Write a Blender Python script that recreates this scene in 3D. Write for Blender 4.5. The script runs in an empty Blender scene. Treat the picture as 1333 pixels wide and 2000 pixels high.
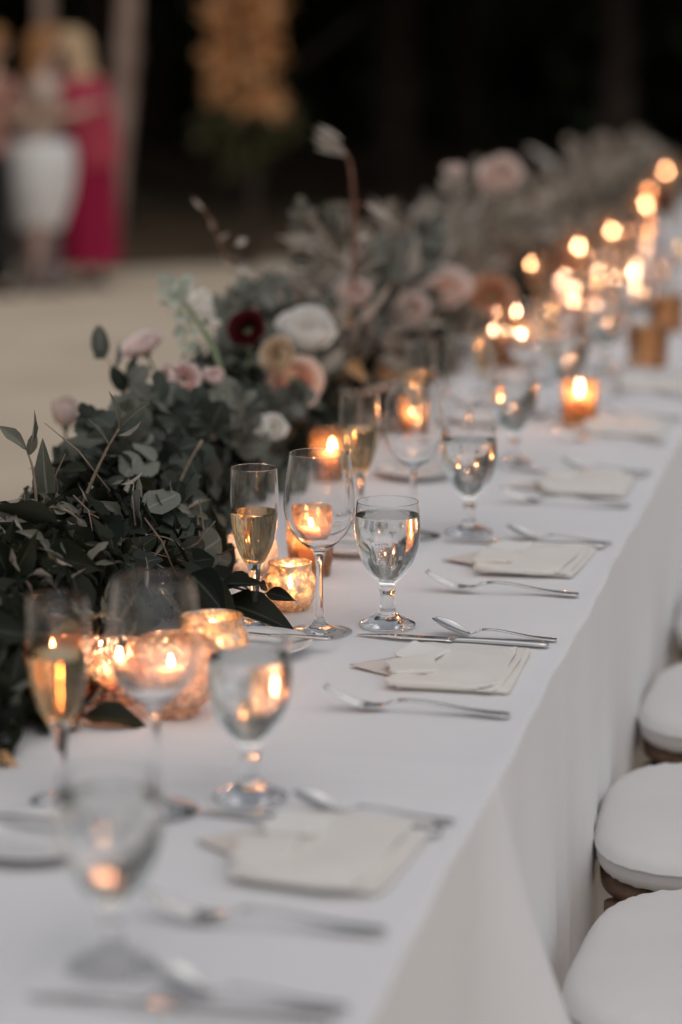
import bpy, bmesh, math, random
import numpy as np
from mathutils import Vector, Matrix, Euler

random.seed(7); rng = np.random.default_rng(7)
sc = bpy.context.scene
COL = sc.collection
R_ = math.radians

# ------------------------------------------------------------------ camera
TZ = 0.76                       # height of the table top
CAMZ = TZ + 0.70
F_PX = 4722.0                   # 85 mm lens on a 24 x 36 mm frame held upright
PITCH = math.atan(920 / F_PX)
YAW = math.atan(1083 * math.cos(PITCH) / F_PX)
cam_d = bpy.data.cameras.new('camera'); cam = bpy.data.objects.new('camera', cam_d)
COL.objects.link(cam); sc.camera = cam
cam.location = (0, 0, CAMZ); cam.rotation_euler = (math.pi/2 - PITCH, 0, YAW)
cam_d.sensor_fit = 'VERTICAL'; cam_d.sensor_height = 36; cam_d.sensor_width = 24; cam_d.lens = 85
cam_d.clip_start = 0.05; cam_d.clip_end = 900
cam_d.dof.use_dof = True; cam_d.dof.focus_distance = 2.90; cam_d.dof.aperture_fstop = 2.0

# ------------------------------------------------------------------ world, sun, exposure
SUN_EL, SUN_AZ = R_(64), R_(140)      # azimuth measured from +Y towards +X
w = bpy.data.worlds.new('World'); sc.world = w; w.use_nodes = True
wn = w.node_tree; bg = wn.nodes['Background']
sky = wn.nodes.new('ShaderNodeTexSky'); sky.sky_type = 'NISHITA'; sky.sun_disc = False
sky.sun_elevation = SUN_EL; sky.sun_rotation = SUN_AZ
sky.air_density = 1.0; sky.dust_density = 2.0; sky.ozone_density = 0.3; sky.altitude = 0
hs = wn.nodes.new('ShaderNodeHueSaturation'); hs.inputs['Saturation'].default_value = 0.30
wn.links.new(sky.outputs[0], hs.inputs['Color']); wn.links.new(hs.outputs[0], bg.inputs['Color'])
bg.inputs['Strength'].default_value = 0.08
sd = bpy.data.lights.new('sun', 'SUN'); so = bpy.data.objects.new('sun', sd); COL.objects.link(so)
sd.energy = 0.9; sd.angle = R_(110); sd.color = (1.0, 0.95, 0.90)
sdir = Vector((math.sin(SUN_AZ)*math.cos(SUN_EL), math.cos(SUN_AZ)*math.cos(SUN_EL), math.sin(SUN_EL)))
so.rotation_euler = sdir.to_track_quat('Z', 'Y').to_euler(); so.location = (6, 2, 9)
sc.view_settings.view_transform = 'Standard'; sc.view_settings.look = 'None'
sc.view_settings.gamma = 1.0; sc.view_settings.use_curve_mapping = False
sc.view_settings.exposure = -0.05
sc.render.engine = 'CYCLES'
cy = sc.cycles
cy.max_bounces = 24; cy.diffuse_bounces = 4; cy.glossy_bounces = 8; cy.transmission_bounces = 22
cy.transparent_max_bounces = 24; cy.sample_clamp_indirect = 90.0; cy.blur_glossy = 0.6
cy.caustics_reflective = True; cy.caustics_refractive = True
cy.use_denoising = True

# ------------------------------------------------------------------ pixel -> world helper (layout measured on the photograph)
_F = Vector((-math.sin(YAW)*math.cos(PITCH), math.cos(YAW)*math.cos(PITCH), -math.sin(PITCH)))
_Rt = Vector((math.cos(YAW), math.sin(YAW), 0)); _U = _Rt.cross(_F)
def ray(x, y): return _F + _Rt*((x-666.5)/F_PX) - _U*((y-1000.0)/F_PX)
def at(x, y, Y):                     # the point seen at x, y that lies Y metres along the table
    d = ray(x, y); return Vector((0, 0, CAMZ)) + d*(Y/d.y)
def on(x, y, z=TZ):                  # the point seen at x, y at height z
    d = ray(x, y); return Vector((0, 0, CAMZ)) + d*((z-CAMZ)/d.z)

# ------------------------------------------------------------------ object helpers
def tag(o, label=None, cat=None, group=None, kind=None):
    if label: o['label'] = label
    if cat: o['category'] = cat
    if group: o['group'] = group
    if kind: o['kind'] = kind
    return o
def empty(name, loc=(0, 0, 0), rz=0.0):
    o = bpy.data.objects.new(name, None); COL.objects.link(o)
    o.location = loc; o.rotation_euler = (0, 0, rz); o.empty_display_size = 0.02
    return o
def link(name, me, mat=None, parent=None, M=None):
    o = bpy.data.objects.new(name, me); COL.objects.link(o)
    if mat is not None and len(me.materials) == 0: me.materials.append(mat)
    if parent is not None: o.parent = parent
    if M is not None: o.matrix_basis = M
    return o
def dup_tree(o, parent=None):
    c = o.copy(); COL.objects.link(c)
    if parent is not None: c.parent = parent
    for ch in list(o.children): dup_tree(ch, c)
    return c
def pydata(name, v, f, smooth=True):
    me = bpy.data.meshes.new(name); me.from_pydata([tuple(p) for p in v], [], [tuple(q) for q in f])
    if smooth: me.shade_smooth()
    me.update(); return me
def np_mesh(name, V, Fq, rib=None, smooth=True):
    """V (n,3), Fq (m,k) arrays -> mesh, quickly"""
    V = np.asarray(V, np.float32); Fq = np.asarray(Fq, np.int32); m, k = Fq.shape
    me = bpy.data.meshes.new(name)
    me.vertices.add(len(V)); me.vertices.foreach_set('co', V.ravel())
    me.loops.add(m*k); me.loops.foreach_set('vertex_index', Fq.ravel())
    me.polygons.add(m); me.polygons.foreach_set('loop_start', np.arange(0, m*k, k, dtype=np.int32))
    me.polygons.foreach_set('loop_total', np.full(m, k, np.int32))
    if rib is not None:
        a = me.attributes.new('rib', 'FLOAT', 'POINT'); a.data.foreach_set('value', np.asarray(rib, np.float32).ravel())
    me.update(calc_edges=True)
    if smooth: me.shade_smooth()
    return me
def catmull(P, n):
    P = [np.array(p, float) for p in P]; out = []
    Q = [2*P[0]-P[1]] + P + [2*P[-1]-P[-2]]
    for i in range(1, len(Q)-2):
        a, b, c, d = Q[i-1], Q[i], Q[i+1], Q[i+2]
        for k in range(n):
            t = k/n
            out.append(0.5*((2*b)+(-a+c)*t+(2*a-5*b+4*c-d)*t*t+(-a+3*b-3*c+d)*t**3))
    out.append(P[-1]); return np.array(out)
def lathe(name, prof, seg=48, smooth=True, disp=None):
    """prof: list of (r, z); r == 0 at an end closes to a pole. disp(r,z,a)->dr"""
    v, f, rings = [], [], []
    for (r, z) in prof:
        if r <= 1e-7: rings.append([len(v)]); v.append((0, 0, z))
        else:
            ring = []
            for i in range(seg):
                a = 2*math.pi*i/seg; rr = r + (disp(r, z, a) if disp else 0)
                ring.append(len(v)); v.append((rr*math.cos(a), rr*math.sin(a), z))
            rings.append(ring)
    for A, B in zip(rings[:-1], rings[1:]):
        for i in range(seg):
            j = (i+1) % seg
            if len(A) == 1 and len(B) == 1: continue
            if len(A) == 1: f.append((A[0], B[j], B[i]))
            elif len(B) == 1: f.append((A[i], A[j], B[0]))
            else: f.append((A[i], A[j], B[j], B[i]))
    me = pydata(name, v, f, smooth)
    bm = bmesh.new(); bm.from_mesh(me); bmesh.ops.recalc_face_normals(bm, faces=bm.faces); bm.to_mesh(me); bm.free()
    if smooth: me.shade_smooth()
    return me
def tube_geo(P, radii, seg=6, cap=True):
    P = [Vector(p) for p in P]; v, f = [], []
    up = Vector((0.13, 0.21, 0.97))
    for i, p in enumerate(P):
        t = (P[min(i+1, len(P)-1)] - P[max(i-1, 0)]).normalized()
        s = t.cross(up)
        if s.length < 1e-3: s = t.cross(Vector((1, 0, 0)))
        s.normalize(); u = s.cross(t)
        r = radii[i] if hasattr(radii, '__len__') else radii
        for k in range(seg):
            a = 2*math.pi*k/seg; v.append(p + (s*math.cos(a) + u*math.sin(a))*r)
    for i in range(len(P)-1):
        for k in range(seg):
            j = (k+1) % seg
            f.append((i*seg+k, i*seg+j, (i+1)*seg+j, (i+1)*seg+k))
    if cap:
        f.append(tuple(reversed(range(seg)))); f.append(tuple(range((len(P)-1)*seg, len(P)*seg)))
    return v, f
def tube(name, P, radii, seg=6): return pydata(name, *tube_geo(P, radii, seg))
def loft(name, rings, closed_ends=True, smooth=True):
    """rings: list of lists of points (same count)"""
    n = len(rings[0]); v = [p for r in rings for p in r]; f = []
    for i in range(len(rings)-1):
        for k in range(n):
            j = (k+1) % n; f.append((i*n+k, i*n+j, (i+1)*n+j, (i+1)*n+k))
    if closed_ends:
        f.append(tuple(reversed(range(n)))); f.append(tuple(range((len(rings)-1)*n, len(rings)*n)))
    return pydata(name, v, f, smooth)
def bevel_box(name, sx, sy, sz, b=0.004, seg=2, z0=0.0):
    bm = bmesh.new(); bmesh.ops.create_cube(bm, size=1.0)
    for q in bm.verts: q.co = Vector((q.co.x*sx, q.co.y*sy, (q.co.z+0.5)*sz + z0))
    bmesh.ops.bevel(bm, geom=list(bm.edges), offset=b, segments=seg, profile=0.5, affect='EDGES')
    me = bpy.data.meshes.new(name); bm.to_mesh(me); bm.free(); return me

# ------------------------------------------------------------------ materials
def new_mat(name):
    m = bpy.data.materials.new(name); m.use_nodes = True
    nt = m.node_tree; b = nt.nodes.get('Principled BSDF'); return m, nt, b
def nd(nt, t, **kw):
    n = nt.nodes.new(t)
    for k, v in kw.items():
        if k in n.inputs: n.inputs[k].default_value = v
        else: setattr(n, k, v)
    return n
def ramp(nt, stops):
    r = nt.nodes.new('ShaderNodeValToRGB'); e = r.color_ramp.elements
    while len(e) < len(stops): e.new(0.5)
    for i, (p, c) in enumerate(stops): e[i].position = p; e[i].color = (*c, 1)
    return r
def noise_mat(name, c1, c2, scale, rough=0.8, bump=0.0, bscale=None, detail=4, spec=0.3, coord='Object', p=(0.35, 0.65), **kw):
    m, nt, b = new_mat(name)
    tc = nd(nt, 'ShaderNodeTexCoord'); n = nd(nt, 'ShaderNodeTexNoise', Scale=scale, Detail=detail)
    nt.links.new(tc.outputs[coord], n.inputs['Vector'])
    r = ramp(nt, [(p[0], c1), (p[1], c2)]); nt.links.new(n.outputs['Fac'], r.inputs[0])
    nt.links.new(r.outputs[0], b.inputs['Base Color'])
    b.inputs['Roughness'].default_value = rough; b.inputs['Specular IOR Level'].default_value = spec
    if bump:
        n2 = nd(nt, 'ShaderNodeTexNoise', Scale=bscale or scale*4, Detail=5)
        nt.links.new(tc.outputs[coord], n2.inputs['Vector'])
        bp = nd(nt, 'ShaderNodeBump', Strength=bump, Distance=kw.get('dist', 0.002))
        nt.links.new(n2.outputs['Fac'], bp.inputs['Height']); nt.links.new(bp.outputs[0], b.inputs['Normal'])
    return m
def cloth_mat(name, c1, c2, weave=2600):
    m, nt, b = new_mat(name)
    tc = nd(nt, 'ShaderNodeTexCoord')
    n = nd(nt, 'ShaderNodeTexNoise', Scale=3.0, Detail=6); nt.links.new(tc.outputs['Object'], n.inputs['Vector'])
    r = ramp(nt, [(0.3, c1), (0.7, c2)]); nt.links.new(n.outputs['Fac'], r.inputs[0]); nt.links.new(r.outputs[0], b.inputs['Base Color'])
    b.inputs['Roughness'].default_value = 0.85; b.inputs['Specular IOR Level'].default_value = 0.2
    b.inputs['Sheen Weight'].default_value = 0.15
    wv = nd(nt, 'ShaderNodeTexWave', Scale=weave/6.28, Distortion=0.4); nt.links.new(tc.outputs['Object'], wv.inputs['Vector'])
    wr = nd(nt, 'ShaderNodeTexNoise', Scale=14.0, Detail=3); nt.links.new(tc.outputs['Object'], wr.inputs['Vector'])
    b1 = nd(nt, 'ShaderNodeBump', Strength=0.25, Distance=0.004); nt.links.new(wr.outputs['Fac'], b1.inputs['Height'])
    b2 = nd(nt, 'ShaderNodeBump', Strength=0.3, Distance=0.0006); nt.links.new(wv.outputs['Fac'], b2.inputs['Height'])
    nt.links.new(b1.outputs[0], b2.inputs['Normal']); nt.links.new(b2.outputs[0], b.inputs['Normal'])
    return m
def leaf_mat(name, c1, c2, back, rough=0.5, vein=1.6, spec=0.4, transl=0.12):
    m, nt, b = new_mat(name)
    oi = nd(nt, 'ShaderNodeObjectInfo'); ge = nd(nt, 'ShaderNodeNewGeometry')
    ad = nd(nt, 'ShaderNodeMath', operation='ADD'); nt.links.new(oi.outputs['Random'], ad.inputs[0]); nt.links.new(ge.outputs['Random Per Island'], ad.inputs[1])
    fr = nd(nt, 'ShaderNodeMath', operation='FRACT'); nt.links.new(ad.outputs[0], fr.inputs[0])
    r = ramp(nt, [(0.0, c1), (1.0, c2)]); nt.links.new(fr.outputs[0], r.inputs[0])
    tc = nd(nt, 'ShaderNodeTexCoord'); n = nd(nt, 'ShaderNodeTexNoise', Scale=22.0, Detail=3); nt.links.new(tc.outputs['Object'], n.inputs['Vector'])
    mp = nd(nt, 'ShaderNodeMapRange'); mp.inputs['To Min'].default_value = 0.65; mp.inputs['To Max'].default_value = 1.35
    nt.links.new(n.outputs['Fac'], mp.inputs['Value'])
    mm = nd(nt, 'ShaderNodeMix', data_type='RGBA', blend_type='MULTIPLY'); mm.inputs['Factor'].default_value = 1
    nt.links.new(r.outputs[0], mm.inputs['A']); nt.links.new(mp.outputs[0], mm.inputs['B'])
    at_ = nd(nt, 'ShaderNodeAttribute', attribute_name='rib')
    vr = nd(nt, 'ShaderNodeMapRange'); vr.inputs['From Min'].default_value = 0.03; vr.inputs['From Max'].default_value = 0.10
    vr.inputs['To Min'].default_value = 1.0; vr.inputs['To Max'].default_value = 0.0; nt.links.new(at_.outputs['Fac'], vr.inputs['Value'])
    vm = nd(nt, 'ShaderNodeMix', data_type='RGBA'); nt.links.new(vr.outputs[0], vm.inputs['Factor'])
    nt.links.new(mm.outputs['Result'], vm.inputs['A']); vm.inputs['B'].default_value = (*[min(1, c*vein+0.02) for c in c2], 1)
    bk = nd(nt, 'ShaderNodeMix', data_type='RGBA'); nt.links.new(ge.outputs['Backfacing'], bk.inputs['Factor'])
    nt.links.new(vm.outputs['Result'], bk.inputs['A']); bk.inputs['B'].default_value = (*back, 1)
    nt.links.new(bk.outputs['Result'], b.inputs['Base Color'])
    b.inputs['Roughness'].default_value = rough; b.inputs['Specular IOR Level'].default_value = spec
    tr = nd(nt, 'ShaderNodeBsdfTranslucent'); nt.links.new(bk.outputs['Result'], tr.inputs['Color'])
    mx = nd(nt, 'ShaderNodeMixShader'); mx.inputs[0].default_value = transl
    nt.links.new(b.outputs[0], mx.inputs[1]); nt.links.new(tr.outputs[0], mx.inputs[2])
    nt.links.new(mx.outputs[0], nt.nodes['Material Output'].inputs['Surface'])
    return m
def petal_mat(name, c_in, c_out):
    m, nt, b = new_mat(name)
    at_ = nd(nt, 'ShaderNodeAttribute', attribute_name='rib')
    r = ramp(nt, [(0.15, c_in), (0.8, c_out)]); nt.links.new(at_.outputs['Fac'], r.inputs[0])
    nt.links.new(r.outputs[0], b.inputs['Base Color']); b.inputs['Roughness'].default_value = 0.7
    b.inputs['Specular IOR Level'].default_value = 0.2
    tr = nd(nt, 'ShaderNodeBsdfTranslucent'); nt.links.new(r.outputs[0], tr.inputs['Color'])
    mx = nd(nt, 'ShaderNodeMixShader'); mx.inputs[0].default_value = 0.30
    nt.links.new(b.outputs[0], mx.inputs[1]); nt.links.new(tr.outputs[0], mx.inputs[2])
    nt.links.new(mx.outputs[0], nt.nodes['Material Output'].inputs['Surface']); return m
def glass_mat(name, col=(1, 1, 1), ior=1.5):
    m = bpy.data.materials.new(name); m.use_nodes = True; nt = m.node_tree; nt.nodes.remove(nt.nodes['Principled BSDF'])
    g = nd(nt, 'ShaderNodeBsdfGlass', IOR=ior, Roughness=0.0); g.inputs['Color'].default_value = (*col, 1)
    nt.links.new(g.outputs[0], nt.nodes['Material Output'].inputs['Surface']); return m
def votive_mat(name, tint, glow, transp=0.6, flakes=None, bump=0.0, bscale=120, rough=0.08, spark=0.0):
    """coloured holder glass: lets the flame through, glows where the wax lights it, mirrors at grazing angles"""
    m = bpy.data.materials.new(name); m.use_nodes = True; nt = m.node_tree; nt.nodes.remove(nt.nodes['Principled BSDF'])
    t = nd(nt, 'ShaderNodeBsdfTransparent'); t.inputs[0].default_value = (*tint, 1)
    l = nd(nt, 'ShaderNodeBsdfTranslucent'); l.inputs[0].default_value = (*glow, 1)
    mx = nd(nt, 'ShaderNodeMixShader'); mx.inputs[0].default_value = 1-transp
    nt.links.new(t.outputs[0], mx.inputs[1]); nt.links.new(l.outputs[0], mx.inputs[2])
    g = nd(nt, 'ShaderNodeBsdfGlossy', Roughness=rough); g.inputs['Color'].default_value = (1, 0.93, 0.86, 1)
    fr = nd(nt, 'ShaderNodeFresnel', IOR=1.55); top = mx
    if bump:
        tc = nd(nt, 'ShaderNodeTexCoord'); vo = nd(nt, 'ShaderNodeTexVoronoi', Scale=bscale); nt.links.new(tc.outputs['Object'], vo.inputs['Vector'])
        bp = nd(nt, 'ShaderNodeBump', Strength=bump, Distance=0.003); nt.links.new(vo.outputs['Distance'], bp.inputs['Height'])
        for q in (g, fr, l): nt.links.new(bp.outputs[0], q.inputs['Normal'])
    mxx = nd(nt, 'ShaderNodeMath', operation='MAXIMUM'); mxx.inputs[1].default_value = spark; nt.links.new(fr.outputs[0], mxx.inputs[0])
    m2 = nd(nt, 'ShaderNodeMixShader'); nt.links.new(mxx.outputs[0], m2.inputs[0])
    nt.links.new(top.outputs[0], m2.inputs[1]); nt.links.new(g.outputs[0], m2.inputs[2]); last = m2
    if flakes:
        tc = nd(nt, 'ShaderNodeTexCoord'); n = nd(nt, 'ShaderNodeTexNoise', Scale=flakes[1], Detail=6, Roughness=0.7); nt.links.new(tc.outputs['Object'], n.inputs['Vector'])
        r = ramp(nt, [(0.46, (0, 0, 0)), (0.56, (1, 1, 1))]); nt.links.new(n.outputs['Fac'], r.inputs[0])
        mu = nd(nt, 'ShaderNodeMath', operation='MULTIPLY'); mu.inputs[1].default_value = 0.85; nt.links.new(r.outputs[0], mu.inputs[0])
        mt = nd(nt, 'ShaderNodeBsdfGlossy', Roughness=0.28); mt.inputs['Color'].default_value = (*flakes[0], 1)
        m3 = nd(nt, 'ShaderNodeMixShader'); nt.links.new(mu.outputs[0], m3.inputs[0])
        nt.links.new(last.outputs[0], m3.inputs[1]); nt.links.new(mt.outputs[0], m3.inputs[2]); last = m3
    nt.links.new(last.outputs[0], nt.nodes['Material Output'].inputs['Surface']); return m
def flame_mat(strength):
    m = bpy.data.materials.new('flame'); m.use_nodes = True; nt = m.node_tree; nt.nodes.remove(nt.nodes['Principled BSDF'])
    e = nd(nt, 'ShaderNodeEmission', Strength=strength); e.inputs[0].default_value = (1.0, 0.58, 0.35, 1)
    nt.links.new(e.outputs[0], nt.nodes['Material Output'].inputs['Surface']); return m
def plain(name, c, rough=0.5, metal=0.0, spec=0.5, sss=0.0):
    m, nt, b = new_mat(name); b.inputs['Base Color'].default_value = (*c, 1); b.inputs['Roughness'].default_value = rough
    b.inputs['Metallic'].default_value = metal; b.inputs['Specular IOR Level'].default_value = spec
    if sss:
        b.inputs['Subsurface Weight'].default_value = sss; b.inputs['Subsurface Radius'].default_value = (0.02, 0.012, 0.006); b.inputs['Subsurface Scale'].default_value = 1.0
    return m
def wood_mat(name, c1, c2):
    m, nt, b = new_mat(name); tc = nd(nt, 'ShaderNodeTexCoord'); mp = nd(nt, 'ShaderNodeMapping'); mp.inputs['Scale'].default_value = (3, 30, 30)
    nt.links.new(tc.outputs['Object'], mp.inputs[0]); n = nd(nt, 'ShaderNodeTexNoise', Scale=2.5, Detail=6, Distortion=0.6); nt.links.new(mp.outputs[0], n.inputs['Vector'])
    r = ramp(nt, [(0.3, c1), (0.7, c2)]); nt.links.new(n.outputs['Fac'], r.inputs[0]); nt.links.new(r.outputs[0], b.inputs['Base Color'])
    b.inputs['Roughness'].default_value = 0.45
    bp = nd(nt, 'ShaderNodeBump', Strength=0.2, Distance=0.001); nt.links.new(n.outputs['Fac'], bp.inputs['Height']); nt.links.new(bp.outputs[0], b.inputs['Normal']); return m

M = {}
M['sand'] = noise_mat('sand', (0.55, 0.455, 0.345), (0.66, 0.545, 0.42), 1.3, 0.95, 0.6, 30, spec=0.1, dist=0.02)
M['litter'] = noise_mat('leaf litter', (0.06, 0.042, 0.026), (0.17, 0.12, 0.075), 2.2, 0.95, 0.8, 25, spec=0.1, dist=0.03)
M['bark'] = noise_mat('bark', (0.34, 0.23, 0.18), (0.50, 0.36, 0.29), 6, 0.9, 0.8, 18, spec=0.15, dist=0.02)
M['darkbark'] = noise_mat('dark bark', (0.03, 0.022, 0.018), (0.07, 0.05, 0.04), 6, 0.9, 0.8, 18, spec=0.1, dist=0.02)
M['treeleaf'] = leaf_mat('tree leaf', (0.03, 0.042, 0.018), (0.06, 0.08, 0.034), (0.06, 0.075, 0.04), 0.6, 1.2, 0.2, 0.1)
M['rust'] = leaf_mat('rust leaf', (0.66, 0.33, 0.13), (0.80, 0.50, 0.26), (0.72, 0.42, 0.20), 0.7, 1.0, 0.2, 0.40)
M['olivetree'] = leaf_mat('olive brown leaf', (0.05, 0.05, 0.02), (0.09, 0.08, 0.035), (0.08, 0.07, 0.03), 0.7, 1.0, 0.2, 0.2)
M['linen'] = cloth_mat('white table linen', (0.79, 0.775, 0.785), (0.83, 0.815, 0.82))
M['cushion'] = cloth_mat('white cushion cotton', (0.70, 0.685, 0.675), (0.77, 0.755, 0.74))
M['napkin'] = cloth_mat('ivory napkin', (0.78, 0.735, 0.68), (0.83, 0.785, 0.73))
M['kraft'] = cloth_mat('blush napkin lining', (0.68, 0.60, 0.55), (0.74, 0.66, 0.60), 900)
M['card'] = plain('card', (0.82, 0.80, 0.76), 0.7)
M['glass'] = glass_mat('clear glass')
M['water'] = glass_mat('water', (0.985, 0.99, 0.985), 1.33)
M['wine'] = glass_mat('sparkling wine', (0.97, 0.85, 0.67), 1.34)
M['steel'] = plain('cutlery steel', (0.70, 0.69, 0.68), 0.14, 1.0)
M['china'] = plain('white china', (0.80, 0.79, 0.78), 0.12, 0, 0.5)
M['wax'] = plain('candle wax', (0.90, 0.80, 0.64), 0.45, 0, 0.4, 0.6)
M['wick'] = plain('wick', (0.03, 0.02, 0.015), 0.9)
M['flame'] = flame_mat(190.0)
M['wood'] = wood_mat('chair wood', (0.10, 0.055, 0.032), (0.19, 0.115, 0.07))
M['tabletop'] = wood_mat('plywood', (0.30, 0.21, 0.13), (0.42, 0.31, 0.2))
M['amber'] = votive_mat('amber glass', (0.97, 0.82, 0.65), (0.92, 0.60, 0.37), 0.80)
M['amber_deep'] = votive_mat('deep amber glass', (0.90, 0.64, 0.42), (0.82, 0.48, 0.28), 0.70)
M['mercury'] = votive_mat('gold mercury glass', (0.98, 0.88, 0.72), (0.96, 0.84, 0.66), 0.45, ((0.96, 0.82, 0.62), 110), 0.8, 210, 0.10, 0.12)
M['rose_glass'] = votive_mat('rose crystal glass', (0.985, 0.90, 0.84), (0.97, 0.82, 0.74), 0.86, None, 1.0, 110, 0.04, 0.18)
M['crystal'] = votive_mat('clear crystal glass', (0.95, 0.94, 0.95), (0.9, 0.88, 0.9), 0.66, None, 0.8, 110, 0.04, 0.16)
M['cylglass'] = votive_mat('thin rosy glass', (0.97, 0.88, 0.78), (0.9, 0.7, 0.5), 0.90)
M['salal'] = leaf_mat('dark leathery leaf', (0.006, 0.008, 0.004), (0.020, 0.024, 0.012), (0.048, 0.050, 0.034), 0.46, 1.3, 0.17, 0.06)
M['olive'] = leaf_mat('olive leaf', (0.09, 0.095, 0.07), (0.19, 0.185, 0.145), (0.30, 0.27, 0.225), 0.5, 1.2, 0.35)
M['euc'] = leaf_mat('eucalyptus leaf', (0.095, 0.100, 0.080), (0.205, 0.208, 0.175), (0.185, 0.188, 0.16), 0.6, 1.15, 0.25)
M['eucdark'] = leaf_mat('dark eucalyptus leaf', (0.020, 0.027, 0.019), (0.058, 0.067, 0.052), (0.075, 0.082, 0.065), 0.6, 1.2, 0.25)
M['dried'] = leaf_mat('dried leaf', (0.17, 0.135, 0.105), (0.40, 0.33, 0.27), (0.40, 0.33, 0.28), 0.7, 1.1, 0.2)
M['greyfol'] = leaf_mat('grey foliage', (0.07, 0.070, 0.052), (0.42, 0.36, 0.295), (0.38, 0.33, 0.27), 0.65, 1.1, 0.2)
M['pale'] = leaf_mat('pale dried leaf', (0.42, 0.37, 0.32), (0.55, 0.48, 0.42), (0.5, 0.45, 0.4), 0.7, 1.0, 0.2)
M['twig'] = noise_mat('twig bark', (0.20, 0.14, 0.10), (0.34, 0.26, 0.20), 60, 0.8, spec=0.2)
M['redtwig'] = noise_mat('brown stalk', (0.17, 0.075, 0.05), (0.28, 0.14, 0.10), 40, 0.8, spec=0.2)
M['stem'] = plain('green stem', (0.16, 0.20, 0.10), 0.6)
M['p_white'] = petal_mat('white petal', (0.84, 0.74, 0.60), (0.90, 0.87, 0.83))
M['p_cream'] = petal_mat('cream petal', (0.76, 0.54, 0.30), (0.84, 0.70, 0.54))
M['p_peach'] = petal_mat('peach petal', (0.85, 0.36, 0.18), (0.90, 0.76, 0.69))
M['p_pink'] = petal_mat('pink petal', (0.82, 0.46, 0.42), (0.90, 0.77, 0.73))
M['p_blush'] = petal_mat('blush petal', (0.78, 0.54, 0.46), (0.84, 0.70, 0.64))
M['p_orange'] = petal_mat('orange petal', (0.62, 0.24, 0.10), (0.68, 0.40, 0.26))
M['p_burg'] = petal_mat('burgundy petal', (0.03, 0.004, 0.006), (0.14, 0.018, 0.022))
M['p_green'] = petal_mat('pale green floret', (0.42, 0.48, 0.36), (0.62, 0.64, 0.56))
M['skin'] = plain('skin', (0.52, 0.34, 0.26), 0.55, 0, 0.4, 0.1)
M['crimson'] = noise_mat('crimson cloth', (0.24, 0.003, 0.032), (0.34, 0.006, 0.050), 8, 0.8, 0.4, 20)
M['coral'] = noise_mat('rust shawl', (0.30, 0.09, 0.05), (0.40, 0.14, 0.08), 8, 0.85, 0.4, 20)
M['crimson2'] = noise_mat('rosy crimson shawl', (0.34, 0.03, 0.06), (0.44, 0.06, 0.085), 8, 0.85, 0.4, 20)
M['whitecloth'] = noise_mat('white skirt cloth', (0.72, 0.70, 0.68), (0.78, 0.76, 0.74), 8, 0.85, 0.3, 20)
M['beige'] = noise_mat('beige top', (0.50, 0.38, 0.31), (0.60, 0.48, 0.40), 8, 0.85, 0.3, 20)
M['mauve'] = noise_mat('mauve cloth', (0.13, 0.10, 0.095), (0.20, 0.155, 0.15), 8, 0.85, 0.3, 20)
M['black'] = noise_mat('black cloth', (0.008, 0.008, 0.009), (0.016, 0.015, 0.016), 8, 0.85, 0.2, 20)
M['rosecloth'] = noise_mat('rose cloth', (0.36, 0.17, 0.13), (0.45, 0.24, 0.19), 8, 0.85, 0.3, 20)
M['blond'] = noise_mat('blond hair', (0.46, 0.30, 0.16), (0.66, 0.48, 0.30), 30, 0.6, 0.6, 60)
M['auburn'] = noise_mat('auburn hair', (0.26, 0.11, 0.035), (0.40, 0.20, 0.08), 30, 0.6, 0.6, 60)
M['eye'] = plain('eye', (0.02, 0.015, 0.012), 0.2)
M['leather'] = plain('shoe leather', (0.05, 0.035, 0.03), 0.5)
M['bottle'] = plain('pale frosted bottle glass', (0.62, 0.58, 0.57), 0.25, 0, 0.5, 0.1)
M['foil'] = plain('dark red foil', (0.10, 0.012, 0.012), 0.3, 0.3)

# ------------------------------------------------------------------ leaf shapes
LEAF = {}
def leaf_geo(prof, fold=0.18, bend=0.22, sub=(0, .10, .25, .42, .6, .77, .90, 1.0), twist=0.0, wave=0.0):
    v, rib, f = [], [], []
    for i, t in enumerate(sub):
        wv = np.interp(t, np.linspace(0, 1, len(prof)), prof)*0.5
        zc = -bend*t*t + 0.04*math.sin(t*3.1)
        for k, s in enumerate((-1, -0.5, 0, 0.5, 1)):
            x = s*wv; z = zc + fold*abs(s)*wv + twist*s*wv*t + wave*math.sin(t*11+s*2)*abs(s)*wv
            v.append((x, t, z)); rib.append(abs(s))
        if i:
            a = (i-1)*5; b = i*5
            for k in range(4): f.append((a+k, a+k+1, b+k+1, b+k))
    return np.array(v, float), np.array(f), np.array(rib)
_pf = {'salal': [.03, .50, .82, .97, 1, .93, .78, .56, .32, .10, 0],
       'olive': [.06, .38, .65, .86, .97, 1, .96, .84, .62, .34, .04],
       'round': [.12, .55, .82, .95, 1, 1, .97, .88, .72, .48, .08],
       'willow': [.08, .45, .75, .92, 1, .97, .88, .73, .52, .28, .0],
       'tri': [.90, 1, .96, .88, .78, .67, .55, .42, .29, .15, 0]}
for k, prof in _pf.items():
    LEAF[k] = [leaf_geo(prof, 0.20 if k != 'round' else 0.10, b, twist=tw, wave=wv)
               for b, tw, wv in ((0.10, 0.0, 0.06), (0.24, 0.25, 0.1), (0.02, -0.25, 0.12), (-0.12, 0.15, 0.08))]
_leafmesh = {}
def leaf_mesh(kind, var, mat):
    key = (kind, var, mat)
    if key not in _leafmesh:
        v, f, r = LEAF[kind][var]; me = np_mesh('leaf', v, f, r); me.materials.append(M[mat]); _leafmesh[key] = me
    return _leafmesh[key]
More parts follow.
